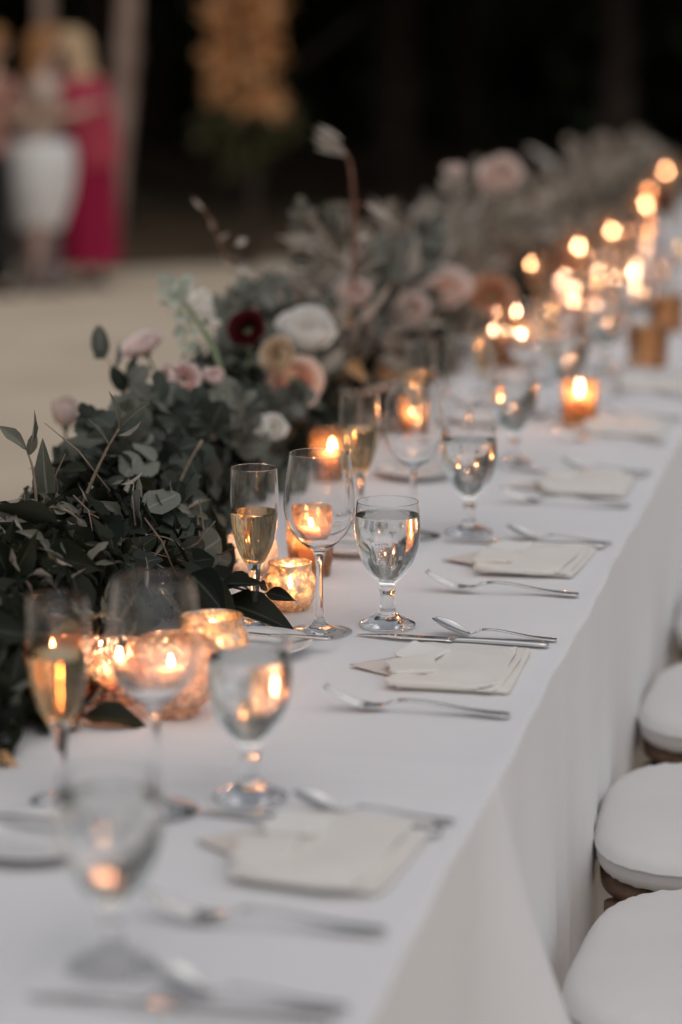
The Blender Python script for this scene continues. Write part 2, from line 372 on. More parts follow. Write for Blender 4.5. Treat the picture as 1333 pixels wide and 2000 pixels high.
def leaf_M(pos, axis, normal, L, W):
    a = Vector(axis).normalized(); n = Vector(normal); n = n - a*n.dot(a)
    if n.length < 1e-4: n = a.orthogonal()
    n.normalize(); s = a.cross(n)
    return Matrix(((s.x*W, a.x*L, n.x*L, pos[0]), (s.y*W, a.y*L, n.y*L, pos[1]), (s.z*W, a.z*L, n.z*L, pos[2]), (0, 0, 0, 1)))
def leaf_cloud(name, kind, mats, parent, label=None, cat=None):
    """mats: list of 4x4 -> one joined mesh"""
    Vs, Fs, Rs, off = [], [], [], 0
    for Mx in mats:
        v, f, r = LEAF[kind][random.randrange(4)]
        A = np.array(Mx)[:3]; vv = v @ A[:, :3].T + A[:, 3]
        Vs.append(vv); Fs.append(f+off); Rs.append(r); off += len(v)
    return np_mesh(name, np.concatenate(Vs), np.concatenate(Fs), np.concatenate(Rs))
def rdir():
    v = rng.normal(size=3); return Vector(v/np.linalg.norm(v))

# ================================================================== SETTING
def disc_ground():
    V = [(0, 0, 0)]; Fq = []
    rad = [0.0, 4, 9, 16, 30, 60, 150, 500]; n = 48; v = []; f = []
    v.append((0, 0, 0))
    for r in rad[1:]:
        for i in range(n): a = 2*math.pi*i/n; v.append((r*math.cos(a), r*math.sin(a), 0))
    for i in range(n): f.append((0, 1+i, 1+(i+1) % n))
    for k in range(len(rad)-2):
        for i in range(n):
            a = 1+k*n+i; b = 1+k*n+(i+1) % n; f.append((a, b, b+n, a+n))
    return pydata('ground', v, f, False)
g = link('ground', disc_ground(), M['sand']); tag(g, kind='structure')
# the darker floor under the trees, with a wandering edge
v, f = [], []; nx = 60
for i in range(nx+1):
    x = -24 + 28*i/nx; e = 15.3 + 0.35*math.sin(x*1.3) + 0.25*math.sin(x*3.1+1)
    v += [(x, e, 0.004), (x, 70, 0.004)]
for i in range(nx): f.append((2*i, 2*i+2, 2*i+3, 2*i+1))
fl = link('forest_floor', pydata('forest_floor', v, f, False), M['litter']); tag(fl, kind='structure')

def crown_mesh(name, rx, rz, n, size, kind='salal'):
    mats = []
    lobes = [(rdir()*0.62, 0.45+0.2*random.random()) for _ in range(9)]
    for _ in range(n):
        c, r = random.choice(lobes); p = c + rdir()*r*(0.55+0.45*random.random()**0.5)
        p = Vector((p.x*rx, p.y*rx, p.z*rz))
        mats.append(leaf_M(p, rdir()*0.8+Vector((0, 0, -0.3)), rdir()*0.7+Vector((0, 0, 0.7)), size*(0.6+0.8*random.random()), size*0.62))
    return leaf_cloud(name, kind, mats, None)
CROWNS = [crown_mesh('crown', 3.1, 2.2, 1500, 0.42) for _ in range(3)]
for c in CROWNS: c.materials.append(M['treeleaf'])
def trunk_mesh(h, r, lean=(0, 0), limbs=4):
    P = [(lean[0]*t*h + 0.06*math.sin(t*5), lean[1]*t*h, h*t) for t in np.linspace(0, 1, 9)]
    rr = [r*(1.35 if i == 0 else 1-0.55*i/8) for i in range(9)]
    v, f = tube_geo(P, rr, 10)
    for k in range(limbs):
        t = 0.55+0.4*k/limbs; a = k*2.4; b = Vector((lean[0]*t*h, lean[1]*t*h, h*t)); L = h*0.45
        Q = [b + Vector((math.cos(a)*L*s, math.sin(a)*L*s, L*0.75*s)) for s in (0, .3, .65, 1)]
        v2, f2 = tube_geo(Q, [r*0.4, r*0.3, r*0.2, r*0.06], 7)
        o = len(v); v += v2; f += [tuple(q+o for q in ff) for ff in f2]
    return pydata('trunk', v, f)
def tree(loc, h, r, lean, crown, cs, label, bark='darkbark', group=None, cz=0.0, limbs=4):
    t = empty('tree', loc, random.random()*6.28 if lean == (0, 0) else 0); tag(t, label, 'tree', group)
    link('trunk', trunk_mesh(h, r, lean, limbs), M[bark], t)
    c = link('crown', crown, None, t); c.location = (lean[0]*h, lean[1]*h, h*1.05+cz); c.scale = (cs, cs, cs*0.9); return t
k = 0
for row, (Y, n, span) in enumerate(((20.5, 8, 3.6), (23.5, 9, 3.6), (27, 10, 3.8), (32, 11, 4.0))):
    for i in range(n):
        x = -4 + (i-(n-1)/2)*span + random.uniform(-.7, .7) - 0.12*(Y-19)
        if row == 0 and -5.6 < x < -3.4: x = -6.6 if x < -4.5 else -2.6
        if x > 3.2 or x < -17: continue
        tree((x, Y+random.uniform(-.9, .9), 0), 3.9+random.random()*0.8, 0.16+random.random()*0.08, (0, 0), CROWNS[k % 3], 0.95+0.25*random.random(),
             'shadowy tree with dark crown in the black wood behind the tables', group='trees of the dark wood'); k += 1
# the pale leaning trunk behind the guests, and the fainter one at its left
p0 = at(215, 330, 16.6); 
tree((p0.x-0.05, 16.6, 0), 4.2, 0.10, (0.085, 0.02), CROWNS[1], 0.95, 'pale leaning tree trunk behind the blonde guest in crimson', 'bark', cz=1.8)
p0 = at(70, 60, 17.5)
tree((p0.x, 17.5, 0), 4.2, 0.09, (0.01, 0.02), CROWNS[2], 0.95, 'dim slim tree behind the auburn haired guests', 'bark', cz=0.6)
# rust leaved sapling
def sapling(name, px, Y, parts, label, base_z=0):
    b = at(px, 300, Y); t = empty(name, (b.x, Y, 0)); tag(t, label, 'tree')
    link('trunk', trunk_mesh(1.9, 0.035, (0, 0), 5), M['darkbark'], t)
    for mat, blobs, n, size in parts:
        ms = []
        for _ in range(n):
            qx, qy, r = random.choice(blobs); c = at(qx, qy, Y) - Vector((b.x, Y, 0))
            ms.append(leaf_M(c + rdir()*r*random.random()**0.4, rdir()+Vector((0, 0, -0.4)), rdir()+Vector((0, -0.6, 0.5)), size*(0.6+0.8*random.random()), size*0.5))
        me = leaf_cloud('crown', 'salal', ms, None); me.materials.append(M[mat]); link('crown', me, None, t)
    return t
sapling('sapling', 480, 15.2, [
    ('rust', [(455, -10, .16), (500, -30, .17), (440, 40, .13), (520, 20, .12), (470, 60, .15), (430, 110, .10), (480, 120, .15), (520, 95, .08), (450, 170, .12), (495, 185, .11), (540, 205, .09), (470, -120, .3), (530, -110, .3)], 650, 0.12),
    ('olivetree', [(460, 235, .12), (510, 260, .12), (540, 240, .10), (420, 260, .10), (480, 300, .14)], 260, 0.12)],
    'rust leaved young tree standing before the dark wood')
# brushwood that closes the back of the wood
ms = []
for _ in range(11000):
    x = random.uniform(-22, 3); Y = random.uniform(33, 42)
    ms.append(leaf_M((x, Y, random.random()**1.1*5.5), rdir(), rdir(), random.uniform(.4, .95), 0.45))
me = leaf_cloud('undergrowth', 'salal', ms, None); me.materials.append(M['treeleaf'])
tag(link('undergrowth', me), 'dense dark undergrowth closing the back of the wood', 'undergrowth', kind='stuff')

# ------------------------------------------------------------------ guests
def ell_ring(c, rx, ry, n=28, wob=0.0, ph=0.0, k=7):
    return [Vector((c[0]+rx*math.cos(a)*(1+wob*math.sin(k*a+ph)), c[1]+ry*math.sin(a)*(1+wob*math.sin(k*a+ph)), c[2])) for a in [2*math.pi*i/n for i in range(n)]]
def person(loc, rz, label, hair, garments, lean=0.0, arms='down', scale=1.0, long_hair=True):
    p = empty('person', loc, rz); tag(p, label, 'person'); p.scale = (scale,)*3
    V, E, Rd = [], [], []
    def nv(co, r, link_to=None):
        x, y, z = co; y += lean*max(0, z-0.95)      # bend forward at the hip
        V.append((x, y, z)); Rd.append(r)
        if link_to is not None: E.append((link_to, len(V)-1))
        return len(V)-1
    pel = nv((0, 0, .94), (.13, .10)); sp = nv((0, .0, 1.10), (.115, .085), pel); ch = nv((0, .0, 1.25), (.135, .10), sp)
    nb = nv((0, -.005, 1.37), (.055, .055), ch); nk = nv((0, .005, 1.43), (.045, .048), nb)
    jaw = nv((0, .03, 1.48), (.055, .062), nk); hd = nv((0, .025, 1.55), (.072, .088), jaw); tp = nv((0, .015, 1.61), (.05, .06), hd)
    nv((0, .125, 1.525), (.010, .010), hd)           # nose
    for s in (-1, 1): nv((s*.078, .01, 1.53), (.012, .018), hd)   # ears
    for s in (-1, 1):
        sh = nv((s*.165, -.005, 1.32), (.055, .052), ch)
        if arms == 'hold': el = (s*.22, .06, 1.08); wr = (s*.11, .27, 1.14); dirn = Vector((-s*.25, .75, .25))
        elif arms == 'reach' : el = (s*.22, .12, 1.12); wr = (s*.17, .36, 1.20); dirn = Vector((-s*.1, .95, .1))
        else: el = (s*.215, -.03, 1.06); wr = (s*.22, .04, .84); dirn = Vector((0, .15, -1))
        e_ = nv(el, (.040, .040), sh); w_ = nv(wr, (.026, .022), e_)
        dirn.normalize(); side = Vector((0, 0, 1)).cross(dirn)
        if side.length < .3: side = Vector((0, 1, 0))
        side.normalize(); pal = Vector(wr)+dirn*.06
        pl = nv(pal, (.032, .018), w_)
        for q, (o_, L_) in enumerate(((-.026, .062), (-.009, .075), (.009, .070), (.025, .055))):
            a = nv(pal+dirn*.035+side*o_, (.009, .009), pl); nv(pal+dirn*(.035+L_)+side*o_*1.1+Vector((0, 0, -.018)), (.007, .007), a)
        a = nv(pal-dirn*.02-side*.036, (.010, .010), pl); nv(pal+dirn*.025-side*.055, (.008, .008), a)
    for s in (-1, 1):
        hp = nv((s*.088, 0, .86), (.085, .09), pel); kn = nv((s*.095, .02, .49), (.055, .058), hp); cf = nv((s*.095, -.01, .34), (.052, .055), kn)
        an = nv((s*.095, -.01, .09), (.033, .036), cf); bl = nv((s*.10, .07, .035), (.036, .03), an); nv((s*.10, .13, .028), (.030, .022), bl)
    me = bpy.data.meshes.new('body'); me.from_pydata(V, E, []); me.materials.append(M['skin'])
    body = bpy.data.objects.new('body', me); COL.objects.link(body); body.parent = p
    md = body.modifiers.new('skin', 'SKIN'); md.use_smooth_shade = True
    for i, r in enumerate(Rd): me.skin_vertices[0].data[i].radius = r
    me.skin_vertices[0].data[0].use_root = True
    ss = body.modifiers.new('sub', 'SUBSURF'); ss.levels = 1; ss.render_levels = 2
    ly = lambda z: lean*max(0, z-0.95)
    for s in (-1, 1):
        e = link('eye', lathe('eye', [(0, -.009), (.007, -.006), (.009, 0), (.007, .006), (0, .009)], 10), M['eye'], p); e.location = (s*.03, .108+ly(1.54), 1.545)
        shoe = link('shoe', loft('shoe', [ell_ring((s*.10, .055, z), .045*q, .115*q, 16) for z, q in ((.0, .95), (.02, 1.02), (.045, .95), (.06, .6))]), M['leather'], p)
    rings = []
    for z, rx, ry, dy in ((1.655, .02, .025, .0), (1.645, .06, .07, -.005), (1.615, .088, .105, -.015), (1.56, .098, .112, -.03), (1.50, .095, .085, -.05), (1.43, .09, .06, -.06)):
        rings.append(ell_ring((0, dy+.01+ly(z), z), rx, ry, 24, 0.03, z*9))
    if long_hair:
        for z, rx, ry, dy in ((1.33, .10, .05, -.07), (1.22, .10, .045, -.085), (1.12, .07, .03, -.09)): rings.append(ell_ring((0, dy+ly(z), z), rx, ry, 24, 0.05, z*9))
    link('hair', loft('hair', rings), M[hair], p)
    for nm, mat, prof in garments:
        rr = [ell_ring((0, ly(z)+dy, z), rx, ry, 44, wob, 0.7+z*1.5, 9) for z, rx, ry, dy, wob in prof]
        link(nm, loft(nm, rr, closed_ends=False), M[mat], p)
        if nm in ('dress', 'top'):
            for s in (-1, 1):
                if arms == 'down': A, B = (s*.165, 0, 1.325), (s*.212, -.03, 1.08)
                else: A, B = (s*.165, 0, 1.325), (s*.22, .08, 1.11)
                A = Vector(A)+Vector((0, ly(A[2]), 0)); B = Vector(B)+Vector((0, ly(B[2]), 0))
                link('sleeve', tube('sleeve', [A+(A-B)*.1, A, A.lerp(B, .4), A.lerp(B, .8)], [.03, .068, .064, .06], 14), M[mat], p)
    return p
c1 = at(172, 300, 13.9); c2 = at(72, 300, 13.6); c3 = at(-30, 300, 13.3)
person((c1.x, 13.9, 0), R_(62), 'guest with blond hair in a long crimson dress, leaning forward', 'blond',
       [('dress', 'crimson', [(1.36, .10, .08, 0, 0), (1.32, .18, .115, 0, .01), (1.22, .175, .135, 0, .01), (1.08, .15, .115, 0, .02), (.95, .185, .14, 0, .03), (.7, .19, .16, 0, .05), (.4, .18, .17, 0, .07), (.16, .19, .18, 0, .09)]),
        ('shawl', 'crimson2', [(1.345, .10, .085, -.03, 0), (1.31, .195, .12, -.035, .02), (1.18, .205, .13, -.045, .03), (1.0, .19, .12, -.06, .04), (.78, .15, .11, -.085, .05)])],
       lean=0.22, arms='reach', scale=0.93)
person((c2.x, 13.6, 0), R_(-70), 'guest in a beige top and white skirt, facing the crimson dress', 'auburn',
       [('top', 'beige', [(1.34, .10, .08, 0, 0), (1.30, .17, .115, 0, .01), (1.2, .165, .13, 0, .01), (1.05, .145, .11, 0, .02), (.90, .17, .13, 0, .02)]),
        ('skirt', 'whitecloth', [(.955, .17, .16, 0, .01), (.945, .225, .225, 0, .02), (.86, .24, .24, 0, .03), (.74, .235, .235, 0, .04), (.60, .205, .21, 0, .05), (.50, .165, .175, 0, .06), (.40, .13, .14, 0, .06)]),
        ('stocking', 'mauve', [(.50, .145, .13, 0, .02), (.34, .13, .12, 0, .03), (.12, .125, .13, 0, .05), (.04, .14, .15, 0, .05)])],
       lean=0.12, arms='hold', scale=0.935, long_hair=True)
person((c3.x, 13.3, 0), R_(-40), 'guest in a rose top and black trousers at the left edge', 'auburn',
       [('top', 'rosecloth', [(1.34, .10, .08, 0, 0), (1.30, .18, .12, 0, .01), (1.2, .175, .135, 0, .01), (1.05, .15, .115, 0, .02), (.88, .185, .14, 0, .02)]),
        ('trousers', 'black', [(.95, .17, .13, 0, .01), (.8, .195, .15, 0, .03), (.5, .18, .14, 0, .04), (.1, .18, .15, 0, .05)])],
       lean=0.10, arms='hold', scale=0.935)

# ================================================================== TABLES AND CLOTHS
XR, XL = -0.345, -1.115
def cloth_mesh(y0, y1, seed):
    rs = random.Random(seed); cx, cy_ = (XR+XL)/2, (y0+y1)/2; hx, hy = (XR-XL)/2, (y1-y0)/2; rc = 0.006
    per = []                                             # perimeter: (pos, normal, s, corner weight)
    segs = [((hx, -hy+rc), (hx, hy-rc), (1, 0)), ((hx-rc, hy), (-hx+rc, hy), (0, 1)), ((-hx, hy-rc), (-hx, -hy+rc), (-1, 0)), ((-hx+rc, -hy), (hx-rc, -hy), (0, -1))]
    s = 0.0
    for q, (a, b, nrm) in enumerate(segs):
        L = math.hypot(b[0]-a[0], b[1]-a[1]); n = max(2, int(L/0.02))
        for i in range(n+1):
            t = i/n; d = min(t, 1-t)*L
            per.append((a[0]+(b[0]-a[0])*t, a[1]+(b[1]-a[1])*t, nrm[0], nrm[1], s+L*t, math.exp(-(d/0.065)**2)))
        s += L
        nn = segs[(q+1) % 4][2]; c0 = (b[0]-nrm[0]*rc if nrm[0] else b[0], b[1]-nrm[1]*rc if nrm[1] else b[1])
        cc = (math.copysign(hx-rc, nrm[0]+nn[0]), math.copysign(hy-rc, nrm[1]+nn[1])); a0 = math.atan2(nrm[1], nrm[0])
        for i in range(1, 6):
            a_ = a0+math.pi/2*i/6; per.append((cc[0]+rc*math.cos(a_), cc[1]+rc*math.sin(a_), math.cos(a_), math.sin(a_), s+0.03*i/6, 1.0))
        s += 0.03
    ph = [rs.random()*6.28 for _ in range(6)]
    deps = [0, 0.002, 0.005, 0.010, 0.02, 0.04, 0.07, 0.11, 0.16, 0.22, 0.29, 0.36, 0.44, 0.52, 0.60, 0.67, 0.735]
    v, f = [], []; n = len(per)
    for j, d in enumerate(deps):
        for (x, y, nx_, ny_, s_, cw) in per:
            rr = 0.005
            off = math.sqrt(max(0, rr*rr-max(0, rr-d)**2)) - rr if d < rr else 0
            s2 = s_+0.12*math.sin(s_*4.3+ph[5]); fold = (math.sin(s2*17+ph[0]) + 0.6*math.sin(s2*37+ph[1]) + 0.3*math.sin(s2*71+ph[2]))
            out = off + max(0, d-0.02)*(0.020 + 0.020*fold*(0.6+0.4*math.sin(s_*3.1+ph[4]))) + 0.36*cw*d**1.1 + (0.0016*math.sin(s_*9+ph[3])+0.001*math.sin(s_*31+ph[2]))*min(1, (hy-abs(y))/0.1)
            zz = -(d if d > rr else rr-math.sqrt(max(0, rr*rr-d*d)) if d < rr else d)
            zw = 0.0015*math.sin(s_*7+ph[3]) if d < 0.02 else 0
            v.append((cx+x+nx_*out, cy_+y+ny_*out, TZ+zz+zw*0))
    for j in range(len(deps)-1):
        for i in range(n):
            k = (i+1) % n; f.append((j*n+i, (j+1)*n+i, (j+1)*n+k, j*n+k))
    # top surface: a fan grid joined to the first ring
    base = len(v); gx, gy = 110, max(20, int((y1-y0)/0.014))
    inx, iny = hx-0.012, hy-0.012
    for a in range(gy+1):
        for b in range(gx+1):
            x = -inx+2*inx*b/gx; y = -iny+2*iny*a/gy
            e = min(1, min(inx-abs(x), iny-abs(y))/0.05)
            z = e*(0.0011*math.sin(y*9+ph[4]+2*math.sin(x*5)) + 0.0010*math.sin(x*21+ph[5]+1.5*math.sin(y*3)) + 0.0006*math.sin(x*47+y*23+ph[0]+2*math.sin(y*7)))
            z += e*0.0013*math.exp(-((x-0.12-.003*math.sin(y*6))/0.004)**2)
            z += 0.0022*math.exp(-((y-(-iny+0.055+.004*math.sin(x*14)))/0.008)**2) + 0.0022*math.exp(-((y-(iny-0.05))/0.008)**2)
            v.append((cx+x, cy_+y, TZ+z-0.0001))
    for a in range(gy):
        for b in range(gx):
            q = base+a*(gx+1)+b; f.append((q, q+1, q+gx+2, q+gx+1))
    me = pydata('tablecloth', v, f); bm = bmesh.new(); bm.from_mesh(me)
    # stitch ring 0 to the grid border
    bm.verts.ensure_lookup_table()
    ring = [bm.verts[i] for i in range(n)]
    border = [base+b for b in range(gx+1)] + [base+a*(gx+1)+gx for a in range(1, gy+1)] + [base+gy*(gx+1)+b for b in range(gx-1, -1, -1)] + [base+a*(gx+1) for a in range(gy-1, 0, -1)]
    e1 = [bm.edges.get((ring[i], ring[(i+1) % n])) for i in range(n)]
    bv = [bm.verts[i] for i in border]; e2 = [bm.edges.get((bv[i], bv[(i+1) % len(bv)])) for i in range(len(bv))]
    bmesh.ops.bridge_loops(bm, edges=[e for e in e1+e2 if e])
    bmesh.ops.recalc_face_normals(bm, faces=bm.faces); bm.to_mesh(me); bm.free(); me.shade_smooth(); return me
TABLES = [(0.38, 2.195), (2.1955, 4.63), (4.6305, 7.07), (7.0705, 9.51), (9.5105, 11.95)]
TNAME = ['nearest, cropped by the lower edge', 'with the sharply focused glasses on it', 'first behind the focused one', 'second behind the focused one', 'farthest, at the upper right']
for i, (a, b) in enumerate(TABLES):
    t = empty('banquet_table', ((XR+XL)/2, (a+b)/2, 0)); tag(t, 'long table under white linen, ' + TNAME[i], 'table', 'tables set end to end')
    tp = link('tabletop', bevel_box('tabletop', XR-XL-0.03, b-a-0.03, 0.025, 0.004), M['tabletop'], t); tp.location.z = TZ-0.033
    for sx in (-1, 1):
        for sy in (-1, 1):
            lg = link('leg', lathe('leg', [(0, 0), (.016, 0), (.014, .02), (.014, TZ-0.036), (0, TZ-0.036)], 10), M['steel'], t); lg.location = (sx*0.30, sy*((b-a)/2-0.2), 0)
    c = link('tablecloth', cloth_mesh(a, b, 11+i), M['linen']); tag(c, 'white linen tablecloth on the long table ' + TNAME[i], 'tablecloth', 'white tablecloths in a row')

# ------------------------------------------------------------------ chairs
def sup(a, hx, hy, nf, nb_):
    c, s = math.cos(a), math.sin(a); n = nf if c < 0 else nb_
    return (math.copysign(abs(c)**(2/n), c)*hx, math.copysign(abs(s)**(2/n), s)*hy)
def cushion_mesh(seed):
    rs = random.Random(seed); n = 96; hx, hy = 0.205, 0.222
    prof = [(0.90, .000), (.965, .003), (.992, .010), (1.0, .017), (.998, .024), (1.004, .0275), (1.010, .029), (1.004, .0305), (.992, .035), (.968, .041), (.93, .0455), (.86, .0485), (.72, .0505), (.5, .0515), (.25, .052)]
    ph = [rs.random()*6.28 for _ in range(5)]; v, f = [], []
    for k, (q, z) in enumerate(prof):
        for i in range(n):
            a = 2*math.pi*i/n; x, y = sup(a, hx, hy, 3.7, 5.0)
            edge = max(0, 1-abs(q-.93)/.12)
            wr = edge*0.0013*math.sin(a*34+ph[0]+2*math.sin(a*5)) + (0.0017*math.sin(y*q*52+ph[1]+1.6*math.sin(x*q*9)) + 0.0016*math.sin(y*q*23+x*q*12+ph[2]))*(1.15-0.75*q)*(1 if k > 8 else 0)
            v.append((x*q, y*q, z+wr))
    for k in range(len(prof)-1):
        for i in range(n):
            j = (i+1) % n; f.append((k*n+i, k*n+j, (k+1)*n+j, (k+1)*n+i))
    v.append((0, 0, .052)); c = len(v)-1; b = (len(prof)-1)*n
    for i in range(n): f.append((b+i, b+(i+1) % n, c))
    f.append(tuple(reversed(range(n)))); return pydata('cushion', v, f)
def chair(x_front, Y, rz, label, seed):
    t = empty('chair', (x_front+0.205, Y, 0), rz); tag(t, label, 'chair', 'wooden chairs along the table')
    zs = 0.405                                             # underside of the seat
    n = 64; rings = []
    for q, z in ((.93, zs), (.97, zs+.004), (.975, zs+.018), (.96, zs+.026), (.9, zs+.028)):
        rings.append([Vector((*[c*q for c in sup(2*math.pi*i/n, .205, .218, 3.5, 4.6)], z)) for i in range(n)])
    link('seat', loft('seat', rings), M['wood'], t)
    for (lx, ly_, top, bx, by) in ((-.165, -.165, zs, -.175, -.175), (-.165, .165, zs, -.175, .175)):
        link('leg', tube('leg', [(bx, by, 0), ((lx+bx)/2, (ly_+by)/2, .2), (lx, ly_, top)], [.013, .017, .02], 12), M['wood'], t)
    for s in (-1, 1):
        link('leg', tube('leg', [(.24, s*.185, 0), (.195, s*.175, .22), (.18, s*.17, zs), (.21, s*.165, .62), (.26, s*.15, .86)], [.014, .018, .02, .017, .014], 12), M['wood'], t)
    link('backrest', tube('backrest', [(.26, -.155, .855), (.275, -.09, .885), (.28, 0, .895), (.275, .09, .885), (.26, .155, .855)], .017, 12), M['wood'], t)
    for s in (-1, 1): link('cross_slat', tube('cross_slat', [(.205, -s*.155, .50), (.235, 0, .68), (.262, s*.14, .84)], .010, 8), M['wood'], t)
    for z, xx in ((.16, 1),): 
        for s in (-1, 1): link('stretcher', tube('stretcher', [(-.17, s*.17, z), (.205, s*.177, z)], .009, 8), M['wood'], t)
    c = link('seat_cushion', cushion_mesh(seed), M['cushion']); c.location = (x_front+0.205, Y, zs+.0285); c.rotation_euler = (0, 0, rz)
    return t, c
CH = [(-0.302, 2.53, R_(-3), 'at the lower right corner, nearest the camera'), (-0.336, 3.045, R_(2), 'behind the nearest chair at right'),
      (-0.335, 3.63, R_(-2), 'third from the camera, cut by the right edge'), (-0.332, 4.20, R_(1), 'farthest seen, a sliver at the right edge')]
for i, (xf, Y, rz, where) in enumerate(CH):
    t, c = chair(xf, Y, rz, 'brown wooden chair ' + where, i)
    tag(c, 'white round cornered cushion on the chair ' + where, 'cushion', 'white seat cushions')
    if i == 1:
        chip = link('paint_chip', pydata('paint_chip', [(-.2012, -.085, .412), (-.2013, -.074, .411), (-.2013, -.07, .419), (-.2012, -.08, .422), (-.2012, -.088, .418)], [(0, 1, 2, 3, 4)]), M['card'], t)

# ================================================================== GLASSWARE
def prof_smooth(pts, n=4): return [tuple(p) for p in catmull(pts, n)]
WINE_O = [(.0385, 0), (.0397, .0009), (.0385, .0020), (.026, .0042), (.013, .0085), (.0064, .016), (.0046, .035), (.0043, .068), (.0052, .092), (.0095, .1015), (.020, .1085), (.033, .1225), (.0405, .140), (.0428, .156), (.0417, .178), (.0390, .2), (.0362, .2190)]
WINE_I = [(.03555, .2190), (.03835, .2), (.04105, .178), (.04215, .156), (.03985, .1405), (.0322, .1236), (.0192, .1103), (.009, .1060), (0, .1050)]
FLUTE_O = [(.028, 0), (.0292, .0009), (.028, .0020), (.018, .0042), (.009, .009), (.0060, .018), (.0052, .034), (.0062, .052), (.0078, .064), (.0082, .070), (.0120, .078), (.0190, .091), (.0248, .110), (.0282, .133), (.0293, .153), (.0290, .174), (.0279, .1950)]
FLUTE_I = [(.0272, .1950), (.0283, .174), (.0286, .153), (.0274, .133), (.0239, .110), (.0179, .0925), (.0100, .0825), (0, .0795)]
GOB_O = [(.0325, 0), (.0345, .0016), (.0335, .0036), (.0250, .0080), (.0150, .0130), (.0102, .0200), (.0086, .0300), (.0088, .0390), (.0104, .0450), (.0092, .0500), (.0125, .0550), (.0230, .0660), (.0335, .0850), (.0390, .1050), (.0400, .1210), (.0390, .1390), (.0374, .1535)]
GOB_I = [(.0365, .1535), (.0381, .1390), (.0390, .1210), (.0379, .1050), (.0321, .0856), (.0214, .0685), (.0105, .0605), (0, .0585)]
def lerp2(a, b, d):                  # the point d metres from a towards b
    L = math.hypot(b[0]-a[0], b[1]-a[1]); return (a[0]+(b[0]-a[0])*d/L, a[1]+(b[1]-a[1])*d/L)
def glass_mesh(name, O, I):
    o, i_ = prof_smooth(O, 4), prof_smooth(I, 4)      # extra loops next to rim and foot edge keep the shading crisp
    o = o[:-1] + [lerp2(o[-1], o[-2], .0009), lerp2(o[-1], o[-2], .0003), o[-1]]
    i_ = [i_[0], lerp2(i_[0], i_[1], .0003), lerp2(i_[0], i_[1], .0009)] + i_[1:]
    cap = [(o[-1][0]-(o[-1][0]-i_[0][0])*(.5-.5*math.cos(math.pi*q_)), o[-1][1]+(o[-1][0]-i_[0][0])*.5*math.sin(math.pi*q_)) for q_ in (.2, .4, .6, .8)]
    return lathe(name, [(0, 0), (O[0][0]-.0012, 0), (O[0][0]-.0005, 0)] + o + cap + i_, 64)
def liquid_mesh(name, I, level):
    pts = prof_smooth(I, 6)[::-1]; out = []
    for r, z in pts:
        if z < level: out.append((r+(.0003 if r > 0 else 0), z-(.0003 if r == 0 else 0.0002)))
    rl = np.interp(level, [p[1] for p in pts], [p[0] for p in pts])
    out += [(rl+.0003, level+.0004), (rl-.0002, level+.0005), (rl-.0009, level), (rl-.0025, level-.0003), (rl-.004, level-.00032), (0, level-.00032)]
    return lathe(name, out, 56)
GM = {'wine': glass_mesh('wine_glass', WINE_O, WINE_I), 'flute': glass_mesh('champagne_flute', FLUTE_O, FLUTE_I), 'goblet': glass_mesh('water_goblet', GOB_O, GOB_I)}
LM = {'flute': liquid_mesh('sparkling_wine', FLUTE_I, .1415), 'goblet': liquid_mesh('water', GOB_I, .1370)}
for m_ in GM.values(): m_.materials.append(M['glass'])
LM['flute'].materials.append(M['wine']); LM['goblet'].materials.append(M['water'])
def glassware(kind, X, Y, label, s=1.0):
    nm = {'wine': 'wine_glass', 'flute': 'champagne_flute', 'goblet': 'water_goblet'}[kind]
    t = empty(nm, (X, Y, TZ+0.0016), random.random()*6.28); t.scale = (s, s, s)
    tag(t, label, {'wine': 'wine glass', 'flute': 'champagne flute', 'goblet': 'goblet'}[kind], {'wine': 'empty wine glasses', 'flute': 'champagne flutes', 'goblet': 'water goblets'}[kind])
    link('glass', GM[kind], None, t)
    if kind != 'wine': link({'flute': 'champagne', 'goblet': 'water'}[kind], LM[kind], None, t)
    return t

# ------------------------------------------------------------------ cutlery (built along +X: head at -X, handle end at +X)
def bar(stations, name, n=10):
    """stations: (x, y, z, half width, half thickness, cup)"""
    rings = []
    for (x, y, z, hw, ht, cup) in stations:
        ring = []
        for i in range(n):
            a = 2*math.pi*i/n; c, s = math.cos(a), math.sin(a)
            yy = hw*math.copysign(abs(c)**0.7, c); zz = ht*math.copysign(abs(s)**0.8, s) + cup*(c*c)
            ring.append(Vector((x, y+yy, z+zz)))
        rings.append(ring)
    return loft(name, rings)
HANDLE = [(-.030, .0115, .0026, .0016), (-.020, .0125, .0026, .0017), (0.0, .0115, .0028, .0017), (.03, .0085, .0038, .0018), (.06, .0055, .0058, .0019), (.078, .0038, .0075, .0017), (.088, .0033, .0092, .0014), (.0945, .0031, .0100, .0012)]
def handle(name):
    return bar([(x, 0, z, hw, ht, 0) for (x, z, hw, ht) in HANDLE], name, 12)
def fork_parts():
    tines = []
    for k in range(4):
        y = (k-1.5)*0.0062
        tines.append(bar([(-.0985, y*.92, .0238, .0007, .0006, 0), (-.094, y, .0205, .0016, .0011, 0), (-.080, y, .0125, .0022, .0013, 0), (-.066, y, .0070, .0025, .0014, 0), (-.052, y, .0040, .0027, .0015, 0)], 'tine', 8))
    head = bar([(-.056, 0, .0048, .0112, .0012, .0006), (-.050, 0, .0036, .0118, .0013, .0010), (-.042, 0, .0034, .0108, .0014, .0012), (-.034, 0, .0052, .0066, .0015, .0006), (-.027, 0, .0092, .0032, .0018, 0), (-.018, 0, .0118, .0026, .0020, 0)], 'fork_head', 14)
    return tines, head
